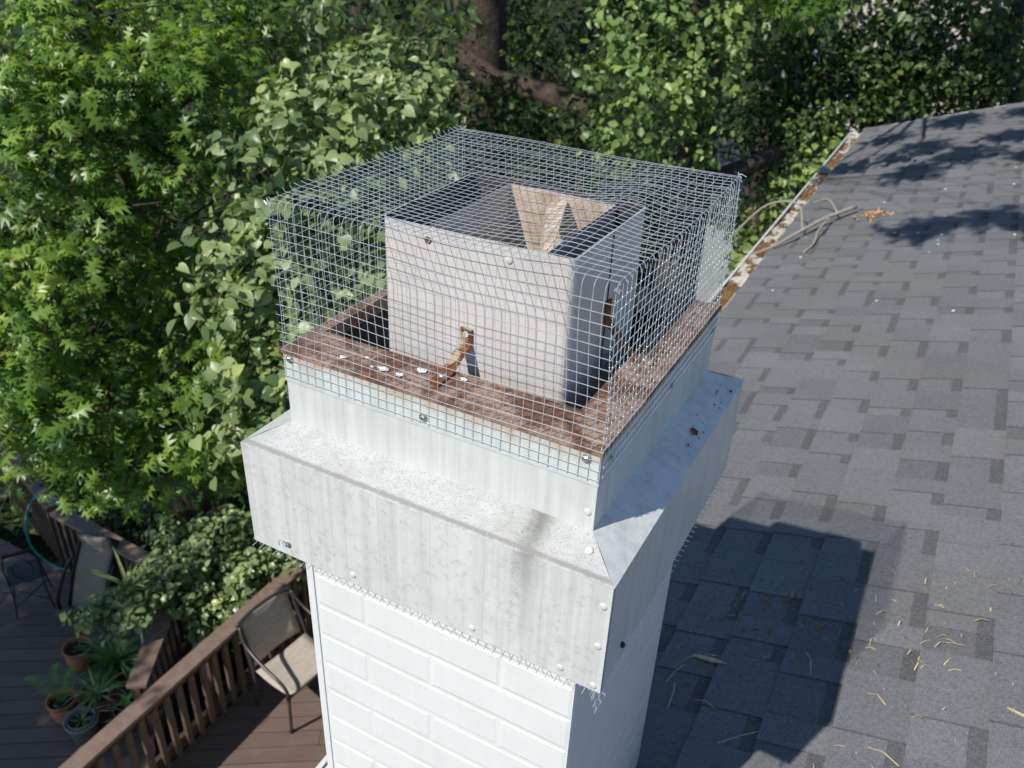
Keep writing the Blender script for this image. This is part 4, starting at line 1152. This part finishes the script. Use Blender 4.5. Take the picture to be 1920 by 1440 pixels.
# ---- pale euonymus beside the deck and dark shrubs behind the railing
bush = [ (-4.44,3.14,-4.59,0.35), (-4.14,3.36,-4.55,0.35), (-3.89,3.54,-4.64,0.29), (-4.16,2.60,-4.47,0.25), (-4.04,2.92,-4.67,0.36), (-3.78,3.15,-4.73,0.33), (-3.64,3.45,-4.77,0.30), (-4.13,2.36,-4.49,0.20), (-4.01,2.64,-4.73,0.26), (-3.75,2.84,-4.83,0.26), (-4.17,2.15,-4.44,0.16), (-4.21,1.91,-4.37,0.11), (-4.15,2.00,-4.39,0.14), (-3.80,2.64,-4.92,0.15), (-3.63,2.82,-4.93,0.18), (-4.01,2.16,-4.43,0.17), (-3.56,3.57,-4.89,0.18), (-4.01,2.03,-4.51,0.09) ]
BO2 = (-3.9, 3.4, -6.3)
tr = empty('euonymus_shrub', BO2, 'variegated pale green shrub sprawling over the slanting deck railing', 'shrub')
trunk_and_limbs(tr, BO2, [(-3.9, 3.4, -6.5), (-3.95, 3.3, -5.6), (-4.0, 3.2, -5.0)], [.05, .04, .03], bush, lr=.02)
f = leaf_frames(bush, 760, 6, .03, .064, up=.7, droop=.3, shell=.45, flat=.8, leaf_up=.3, sun=.8)
foliage(tr, f, 'heart', M['bushl'], 300, BO2)
bushd = [ (-5.29,3.52,-4.97,0.41), (-5.61,3.32,-5.10,0.35), (-5.11,3.90,-5.02,0.41), (-4.83,4.14,-4.93,0.41), (-5.92,3.52,-5.09,0.35), (-4.54,4.06,-4.96,0.35), (-5.06,3.19,-4.96,0.24), (-5.50,3.99,-5.03,0.47), (-6.40,3.36,-4.97,0.47) ]
BO3 = (-5.0, 3.9, -6.3)
tr = empty('evergreen_shrub', BO3, 'dark feathery evergreen shrub in shade behind the railing', 'shrub')
m = MB(); m.tube([(-5.0, 3.9, -6.5), (-5.0, 3.8, -5.2)], [.05, .03], 6); m.build('stem', M['bark'], tr, BO3)
f = leaf_frames(bushd, 420, 8, .05, .07, up=.6, shell=.4, flat=.9)
foliage(tr, f, 'bg', M['bgleaf'], 0, BO3)

# ---- neighbour's house and shed glimpsed through the leaves
nh = empty('neighbour_house', (2.5, 24, -6.3), 'pale pink house glimpsed through leaves in the upper right', 'house')
NO = Vector((2.5, 24, -6.3))
m = MB(); m.box((-3.5, 21.5, -6.6), (6.5, 27, -.6)); m.build('wall', M['housewall'], nh, NO)
m = MB(); m.quad([(-4, 21, -.6), (7, 21, -.6), (7, 24.2, 1.3), (-4, 24.2, 1.3)]); m.quad([(-4, 24.2, 1.3), (7, 24.2, 1.3), (7, 27.5, -.6), (-4, 27.5, -.6)]); m.quad([(-4, 27.5, -.6), (7, 27.5, -.6), (7, 21, -.6), (-4, 21, -.6)]); m.build('roof', M['shedroof'], nh, NO)
m = MB(); m.box((.2, 21.45, -2.6), (1.2, 21.49, -1.4)); m.build('window', M['dark'], nh, NO)
sh = empty('garden_shed', (-1.6, 11.8, -6.3), 'small grey shed half hidden between the cage and the gutter', 'shed')
NO = Vector((-1.6, 11.8, -6.3))
m = MB(); m.box((-2.6, 11, -6.6), (-.6, 12.6, -3.3)); m.build('wall', M['sidewall'], sh, NO)
m = MB(); m.quad([(-2.8, 10.8, -3.28), (-.4, 10.8, -3.28), (-.4, 12.8, -2.7), (-2.8, 12.8, -2.7)]); m.quad([(-2.8, 12.8, -2.72), (-.4, 12.8, -2.72), (-.4, 10.8, -3.30), (-2.8, 10.8, -3.30)]); m.build('roof', M['shedroof'], sh, NO)

# ================================================================== THINGS ON THE DECK
def sub(name, m, mat, par, smooth=False, tint=False):
    return m.build(name, M[mat], par, (0, 0, 0), smooth=smooth, tint=tint)
# sling armchair
pc = empty('patio_chair', (-3.0, 2.855, ZD), 'dark tube armchair with beige sling seat by the long railing', 'chair', rz=math.radians(-8))
def arc(pts, n=6):      # smooth curve through points (Catmull-Rom)
    P_ = [Vector(p) for p in pts]; P_ = [P_[0] * 2 - P_[1]] + P_ + [P_[-1] * 2 - P_[-2]]; out = []
    for i in range(1, len(P_) - 2):
        for k in range(n):
            t = k / n; a, b, c, d = P_[i - 1:i + 3]
            out.append(.5 * ((2 * b) + (c - a) * t + (2 * a - 5 * b + 4 * c - d) * t * t + (3 * b - a - 3 * c + d) * t ** 3))
    out.append(P_[-2]); return out
for s in (-.28, .28):
    m = MB(); m.tube(arc([(-.24, s, 0), (-.205, s, .22), (-.20, s, .42), (-.27, s * .97, .66), (-.335, s * .93, .86)]), .014, 8); sub('back_leg', m, 'alu', pc, True)
    m = MB(); m.tube(arc([(-.32, s * .95, .84), (-.24, s * 1.04, .72), (-.05, s * 1.08, .645), (.13, s * 1.08, .60), (.215, s * 1.05, .54), (.225, s, .43), (.215, s, .20), (.205, s, 0)]), .014, 8); sub('arm', m, 'alu', pc, True)
    m = MB(); m.lathe([(.018, 0), (.018, .03), (.014, .031)], (.205, s, 0), 8); m.lathe([(.017, .40), (.020, .405), (.020, .455), (.017, .46)], (.224, s, 0), 8); sub('foot_cap', m, 'iron', pc)
m = MB(); m.tube(arc([(-.335, -.285, .855), (-.345, -.14, .885), (-.348, 0, .892), (-.345, .14, .885), (-.335, .285, .855)]), .015, 8); sub('top_bar', m, 'alu', pc, True)
m = MB(); m.tube([(.225, -.28, .42), (.225, .28, .42)], .012, 8); m.tube([(-.205, -.28, .40), (-.205, .28, .40)], .012, 8); sub('cross_bar', m, 'alu', pc, True)
def sheet(f, nu, nv, th=.004):
    m = MB()
    m.v = [tuple(f(i / nu, j / nv)) for i in range(nu + 1) for j in range(nv + 1)]; m.t = [.5] * len(m.v)
    k = nv + 1
    m.f = [(i * k + j, (i + 1) * k + j, (i + 1) * k + j + 1, i * k + j + 1) for i in range(nu) for j in range(nv)]
    return m
bk = lambda u, v: (-.213 - .135 * v - .022 * math.sin(math.pi * u), (u - .5) * .47, .46 + .405 * v + .022 * math.sin(math.pi * u) * v)
st_ = lambda u, v: (-.19 + .42 * v, (u - .5) * .53, .425 - .028 * math.sin(math.pi * v) * 1 + .01 * v - .012 * math.sin(math.pi * u))
for nm, f in (('backrest', bk), ('seat', st_)):
    m = sheet(f, 8, 8); o = sub(nm, m, 'sling', pc, True); s_ = o.modifiers.new('thick', 'SOLIDIFY'); s_.thickness = .004

# folded reclining lounger against the shaded railing
lc = empty('lounge_chair', (-5.34, 2.60, ZD), 'reclined lounge chair with tan sling and dark frame against railing', 'lounge chair', rz=math.radians(12))
T = Vector((.20, .17, .80)); B0 = Vector((0, 0, .05))
wv = .165
f = lambda u, v: tuple(B0 + T * v + Vector(((u - .5) * 2 * wv, 0, 0)) + Vector((0, -.03 * math.sin(math.pi * v) + .012 * math.sin(math.pi * u), 0)))
o = sub('sling', sheet(f, 6, 10), 'sling2', lc, True); s_ = o.modifiers.new('thick', 'SOLIDIFY'); s_.thickness = .005
for s in (-1, 1):
    m = MB(); pts = [B0 + T * v + Vector((s * (wv + .02), -.03 * math.sin(math.pi * v), 0)) for v in [i / 8 for i in range(9)]]
    m.tube(pts, .018, 8); sub('side_tube', m, 'iron', lc, True)
    m = MB(); m.tube(arc([B0 + T * .72 + Vector((s * (wv + .05), -.02, 0)), B0 + T * .55 + Vector((s * (wv + .075), -.09, 0)), B0 + T * .2 + Vector((s * (wv + .075), -.12, 0)), B0 + Vector((s * (wv + .05), -.08, .02))]), .017, 8); sub('arm', m, 'iron', lc, True)
m = MB(); m.tube([B0 + T + Vector((-wv - .02, 0, 0)), B0 + T + Vector((wv + .02, 0, 0))], .018, 8); m.tube([B0 + Vector((-wv - .02, 0, -.02)), B0 + Vector((wv + .02, 0, -.02))], .018, 8); sub('cross_tube', m, 'iron', lc, True)
m = MB(); p0 = B0 + T * .97; m.bar(p0 + Vector((-wv, -.035, 0)), p0 + Vector((wv, -.035, 0)), .05, .11, (0, -.2, 1)); bevel(sub('head_pad', m, 'sling2', lc), .02, 3)

# small wrought iron chair
ic = empty('iron_chair', (-5.88, 2.45, ZD), 'little black wrought iron chair left of the lounger', 'chair', rz=math.radians(-32)); ic.scale = (.88, .88, .88)
m = MB(); m.box((-.17, -.17, .435), (.17, .17, .447)); bevel(sub('seat', m, 'iron', ic), .005)
for sx_ in (-1, 1):
    for sy in (-1, 1):
        m = MB(); m.tube(arc([(sx_ * .15, sy * .15, .435), (sx_ * .155, sy * .155, .22), (sx_ * .18, sy * .18, 0)]), .008, 6); sub('leg', m, 'iron', ic, True)
m = MB(); m.tube([(.15 + .0 * t, .09 * math.cos(t), .60 + .12 * math.sin(t)) for t in [i * 2 * math.pi / 16 for i in range(17)]], .007, 6); sub('back_ring', m, 'iron', ic, True)
m = MB(); m.tube(arc([(.15, -.15, .44), (.165, -.16, .66), (.19, -.13, .84)]), .008, 6); m.tube(arc([(.15, .15, .44), (.165, .16, .66), (.19, .13, .84)]), .008, 6); sub('back_frame', m, 'iron', ic, True)
m = MB(); m.box((.182, -.14, .82), (.198, .14, .86)); sub('top_slat', m, 'iron', ic)
m = MB(); m.tube([(-.16, -.16, .12), (.16, .16, .12)], .006, 5); sub('brace', m, 'iron', ic, True)
m = MB(); m.tube([(-.16, .16, .135), (.16, -.16, .135)], .006, 5); sub('brace', m, 'iron', ic, True)

# garden hose over the railing
m = MB(); m.tube(arc([(-5.75, 3.02, -4.72), (-5.88, 2.92, -4.645), (-6.07, 2.87, -4.60), (-6.13, 2.80, -4.66), (-6.17, 2.74, -4.85), (-6.22, 2.74, -5.1), (-6.22, 2.78, -5.3), (-6.12, 2.84, -5.45), (-5.9, 2.88, -5.485), (-5.7, 2.80, -5.485)], 8), .011, 8)
tag(m.build('garden_hose', M['hose'], smooth=True), 'teal garden hose looped over the railing under the oak', 'hose')

# pots and plants
def pot(name, label, c, r, h, mat, kind):
    e_ = empty(name, (c[0], c[1], ZD), label, 'potted plant', 'potted plants on the deck')
    m = MB()
    if kind == 'urn': pr = [(.001, 0), (r * .55, 0), (r * .80, h * .25), (r * .92, h * .55), (r * .80, h * .80), (r * .82, h * .86), (r * 1.0, h * .94), (r, h), (r * .88, h), (r * .80, h * .88), (r * .78, h * .80)]
    elif kind == 'tub': pr = [(.001, 0), (r * .72, 0), (r * .90, h * .85), (r * 1.0, h * .86), (r * 1.02, h), (r * .90, h), (r * .86, h * .84)]
    else: pr = [(.001, 0), (r * .6, 0), (r * .95, h * .6), (r * 1.0, h * .96), (r * 1.0, h), (r * .93, h), (r * .9, h * .8)]
    m.lathe(pr, n=22); sub('pot', m, mat, e_, True)
    m = MB(); m.lathe([(r * .86, h * .82), (r * .5, h * .84), (.001, h * .83)], n=18); sub('soil', m, 'soil', e_)
    return e_
def blades(par, name, n, ln, wd, z0, mat, spread=1.0, lift=.9, curl=.6, seed=1, droop=0):
    rr = random.Random(seed)
    for k in range(n):
        a = 2.4 * k + rr.uniform(-.4, .4); L_ = ln * rr.uniform(.6, 1.1); w_ = wd * rr.uniform(.7, 1.1)
        d = Vector((math.cos(a), math.sin(a), 0)); sd = Vector((-d.y, d.x, 0)); el = lift * rr.uniform(.35, 1.15)
        m = MB(); p = Vector((0, 0, z0)) + d * .01; prev = None; seg = 7
        m.tv = rr.uniform(.2, .95)
        for i in range(seg + 1):
            t = i / seg; ww = w_ * (1 - t) ** .7 * (.55 + .9 * min(t * 4, 1) * .5)
            cur = (p - sd * ww / 2 + Vector((0, 0, ww * .22)), p, p + sd * ww / 2 + Vector((0, 0, ww * .22)))
            if prev: m.quad([prev[0], prev[1], cur[1], cur[0]]); m.quad([prev[1], prev[2], cur[2], cur[1]])
            prev = cur; e2 = el - curl * t
            p = p + (d * math.cos(e2) * spread + Vector((0, 0, math.sin(e2)))) * L_ / seg
        sub(name, m, mat, par, True, True)
def stems(par, n, ln, z0, mat, seed, r=.004, lift=.5):
    rr = random.Random(seed)
    for k in range(n):
        a = rr.uniform(0, 6.28); m = MB(); p = Vector((rr.uniform(-.04, .04), rr.uniform(-.04, .04), z0)); P_ = [p]
        for i in range(5):
            p = p + Vector((math.cos(a), math.sin(a), lift - .22 * i + rr.uniform(-.2, .2))) * ln / 5; a += rr.uniform(-.6, .6); P_.append(p)
        m.tube(arc(P_, 3), r, 5); sub('stem', m, mat, par, True)
p1 = pot('terracotta_pot', 'squat terracotta urn with small weeds, nearest the lounger', (-4.86, 2.17), .125, .24, 'terracotta', 'urn')
blades(p1, 'leaf', 9, .09, .018, .20, 'bladed', lift=1.0, seed=3)
p2 = pot('terracotta_pot', 'round terracotta pot with a bright green fern frond', (-4.50, 1.74), .118, .24, 'terracotta', 'urn')
for k, (a, ln) in enumerate(((2.5, .26), (1.6, .2), (3.4, .3))):
    m = MB(); d = Vector((math.cos(a), math.sin(a), 0)); sd = Vector((-d.y, d.x, 0)); p = Vector((0, 0, .2))
    for i in range(44):
        t = i / 44; q_ = p + d * ln * t + Vector((0, 0, .22 * math.sin(t * 2.2)))
        wl_ = .075 * math.sin(math.pi * (t * .85 + .12))
        m.tv = random.uniform(.3, 1)
        for s in (-1, 1):
            m.quad([q_, q_ + sd * s * wl_ + d * .012 + Vector((0, 0, -.01)), q_ + d * .0045])
    sub('frond', m, 'fern', p2, False, True)
stems(p2, 5, .22, .2, 'twig', 5, .0025, 1.2)
p3 = pot('grey_pot', 'grey nested flower pots with a wispy grass tuft in front', (-4.22, 1.70), .128, .22, 'greypot', 'tub')
blades(p3, 'leaf', 16, .17, .012, .19, 'blade', lift=1.1, curl=1.5, seed=8)
m = MB(); m.lathe([(.100, .16), (.108, .235), (.100, .235), (.094, .17)], n=20); sub('inner_pot', m, 'greypot', p3, True)
p4 = pot('red_pot', 'wide red clay bowl of pale aloe leaves and dead stems', (-4.33, 1.93), .140, .22, 'redpot', 'bowl')
blades(p4, 'leaf', 32, .28, .034, .18, 'blade', lift=.9, curl=.9, seed=11)
stems(p4, 9, .30, .18, 'twig', 12, .006, .25)
p5 = pot('red_pot', 'red clay pot with tangled stems half hidden by the railing', (-4.00, 1.96), .115, .22, 'redpot', 'bowl')
stems(p5, 14, .24, .18, 'twig', 15, .003, .6)
blades(p5, 'leaf', 8, .10, .04, .28, 'fern', lift=1.0, seed=16)
p6 = pot('terracotta_pot', 'pot of dark strap leaved lily behind the aloe bowl', (-4.42, 2.22), .11, .22, 'terracotta', 'tub')
blades(p6, 'leaf', 80, .46, .030, .2, 'bladed', lift=1.25, curl=1.5, seed=21)
p7 = pot('terracotta_pot', 'tall spiky dracaena rising beside the pale shrub', (-4.20, 2.34), .10, .2, 'terracotta', 'tub')
m = MB(); m.tube(arc([(0, 0, .15), (.01, .0, .45), (-.02, .05, .78), (-.03, .02, 1.06)]), .014, 7); sub('stem', m, 'twig', p7, True)
top = empty  # keep name free
rr = random.Random(31)
for k in range(17):
    a = 2.4 * k; L_ = rr.uniform(.28, .46); el = rr.uniform(-.1, 1.15)
    d = Vector((math.cos(a), math.sin(a), 0)); sd = Vector((-d.y, d.x, 0)); p = Vector((-.03, .02, 1.06)); m = MB(); m.tv = rr.uniform(.4, 1); prev = None
    for i in range(7):
        t = i / 6; ww = .034 * (1 - t) ** .6 * (.6 + .4 * min(1, t * 4)); cur = (p - sd * ww / 2 + Vector((0, 0, ww * .2)), p, p + sd * ww / 2 + Vector((0, 0, ww * .2)))
        if prev: m.quad([prev[0], prev[1], cur[1], cur[0]]); m.quad([prev[1], prev[2], cur[2], cur[1]])
        prev = cur; e2 = el - .5 * t; p = p + (d * math.cos(e2) + Vector((0, 0, math.sin(e2)))) * L_ / 6
    sub('leaf', m, 'blade', p7, True, True)

# ================================================================== DEBRIS ON THE ROOF
def onroof(x, y, n=.012): return Vector((x, y, -1.1 + (x - .457) / 3)) + EN * n
fb_ = empty('fallen_branch', onroof(.0, 4.5), 'dead forked branch lying across the far gutter', 'branch')
FO = onroof(.0, 4.5)
br = [(onroof(.23, 4.93, .05), onroof(.10, 4.70, .06), onroof(-.02, 4.46, .05), onroof(-.12, 4.30, .03), onroof(-.22, 4.20, .02)), ]
m = MB(); m.tube(arc(br[0], 5), [.014 - .009 * i / 20 for i in range(21)], 8); m.build('stem', M['twig'], fb_, FO, smooth=True)
m = MB(); m.tube(arc([onroof(.12, 4.74, .06), onroof(.10, 4.45, .05), onroof(.10, 4.30, .02), onroof(.07, 4.16, .012)], 4), .006, 6); m.build('twig', M['twig'], fb_, FO, smooth=True)
m = MB(); m.tube(arc([onroof(.15, 4.8, .06), onroof(.06, 5.02, .10), onroof(-.06, 5.12, .06)], 5), .006, 6); m.build('twig', M['twig'], fb_, FO, smooth=True)
m = MB(); m.tube(arc([onroof(.0, 4.52, .05), onroof(-.06, 4.75, .16), onroof(-.25, 4.78, .17), onroof(-.42, 4.6, .06)], 5), .006, 6); m.build('twig', M['twig'], fb_, FO, smooth=True)
m = MB(); rr = random.Random(5)
for k in range(46):
    c = onroof(.34 + rr.gauss(0, .045), 4.80 + rr.gauss(0, .05), .014 + rr.uniform(0, .02)); r_ = rr.uniform(.008, .018)
    a = Vector((rr.gauss(0, 1), rr.gauss(0, 1), rr.gauss(0, .5))).normalized() * r_; b = Vector((rr.gauss(0, 1), rr.gauss(0, 1), rr.gauss(0, .5))).normalized() * r_
    m.quad([c - a, c - b, c + a, c + b])
tag(m.build('orange_leaf_clump', M['fungus']), 'small clump of orange dead leaves on the shingles past the branch', 'leaf clump', kind='stuff')
m = MB(); rr = random.Random(9)
def straw(c, ln, a, wd=.0035, lift=.0):
    d = EU * math.cos(a) + Vector((0, 1, 0)) * math.sin(a); sd = EN.cross(d)
    b = rr.uniform(-.3, .3); mid = c + d * ln / 2 + sd * ln * b * .3 + EN * (.004 + lift); e2 = c + d * ln + EN * lift * .2
    for p_, q_ in ((c, mid), (mid, e2)): m.quad([p_ - sd * wd / 2, p_ + sd * wd / 2, q_ + sd * wd / 2, q_ - sd * wd / 2])
for k in range(26):
    straw(onroof(.93 + rr.gauss(0, .10), .98 + rr.gauss(0, .12), .0125), rr.uniform(.010, .042), rr.uniform(0, 6.28), rr.uniform(.0014, .0032), rr.uniform(0, .006))
for k in range(60):
    straw(onroof(rr.uniform(.42, 1.15), rr.uniform(.45, 1.25), .0125), rr.uniform(.006, .028), rr.uniform(0, 6.28), rr.uniform(.0008, .002))
for x, y, ln, a in ((.47, .62, .10, 1.7), (.44, .70, .09, 1.2), (.52, .66, .07, -.3), (.74, .80, .09, 1.9), (.86, .77, .06, -.6), (.88, .62, .09, -.5), (.96, .54, .05, 0.1), (.6, .55, .13, .6), (.49, .80, .05, .3)):
    straw(onroof(x, y, .0125), ln * .8, a, .0026, .006)
tag(m.build('dry_straw', M['straw']), 'bits of dry straw scattered on the shingles near the chimney shadow', 'straw', kind='stuff')
# bent bamboo leaf
m = MB(); c = onroof(.475, .80, .016); d1 = Vector((.085, -.02, .035)); d2 = Vector((-.045, -.07, -.012)); sd = Vector((.002, .0065, .0))
m.quad([c - sd, c + sd, c + d1 * .6 + sd * 1.3, c + d1 * .6 - sd * 1.2]); m.quad([c + d1 * .6 - sd * 1.2, c + d1 * .6 + sd * 1.3, c + d1]); m.quad([c + sd * .8, c - sd * .8, c + d2])
tag(m.build('bent_leaf', M['straw']), 'bent dry bamboo leaf lying in the chimney shadow', 'leaf')
# fluffy grass head
gh = onroof(1.11, .79, .016); m = MB(); dv_ = Vector((.12, -.055, .03))
m.tube([gh, gh + dv_ * .35, gh + dv_ * .7, gh + dv_], [.0015, .004, .0055, .001], 6)
for k in range(60):
    p_ = gh + dv_ * rr.uniform(.1, .95); q_ = p_ + dv_ * .12 + Vector((rr.gauss(0, .008), rr.gauss(0, .008), rr.uniform(0, .01))); m.quad([p_, p_ + Vector((.001, .001, 0)), q_])
tag(m.build('grass_head', M['straw']), 'single feathery yellow grass head at the right edge of the roof', 'grass head')
# white specks and brown crumbs
m = MB()
for k in range(24):
    x, y = (rr.uniform(-.05, 1.15), rr.uniform(.9, 6.0)); c = onroof(x, y, .012); r_ = rr.uniform(.003, .0075) * (1 + y * .14)
    n_ = 7; pts = [c + EU * r_ * rr.uniform(.6, 1.2) * math.cos(6.28 * i / n_) + Vector((0, 1, 0)) * r_ * rr.uniform(.6, 1.2) * math.sin(6.28 * i / n_) for i in range(n_)]; tp = c + EN * .004
    for i in range(n_): m.quad([pts[i], pts[(i + 1) % n_], tp])
tag(m.build('white_specks', M['speck']), 'white specks of droppings dotted over the shingles', 'specks', kind='stuff')
m = MB()
for k in range(150):
    c = onroof(.62 + rr.gauss(0, .12), .92 + rr.gauss(0, .14), .0125 + rr.uniform(0, .006)); r_ = rr.uniform(.002, .008)
    a = Vector((rr.gauss(0, 1), rr.gauss(0, 1), rr.gauss(0, .4))).normalized() * r_; b = Vector((rr.gauss(0, 1), rr.gauss(0, 1), rr.gauss(0, .4))).normalized() * r_
    m.quad([c - a, c - b, c + a, c + b])
tag(m.build('leaf_crumbs', M['crumb']), 'brown leaf crumbs gathered on the shaded shingles', 'leaf litter', kind='stuff')
# service cable crossing behind the cage
m = MB(); m.tube([(-1.75, 7.0, -1.45), (-.9, 7.5, -1.6), (0.1, 8.1, -1.62), (.6, 8.35, -1.5)], .008, 6)
tag(m.build('service_cable', M['alu'], smooth=True), 'thin grey cable running from the ivy tree to the far eave', 'cable')
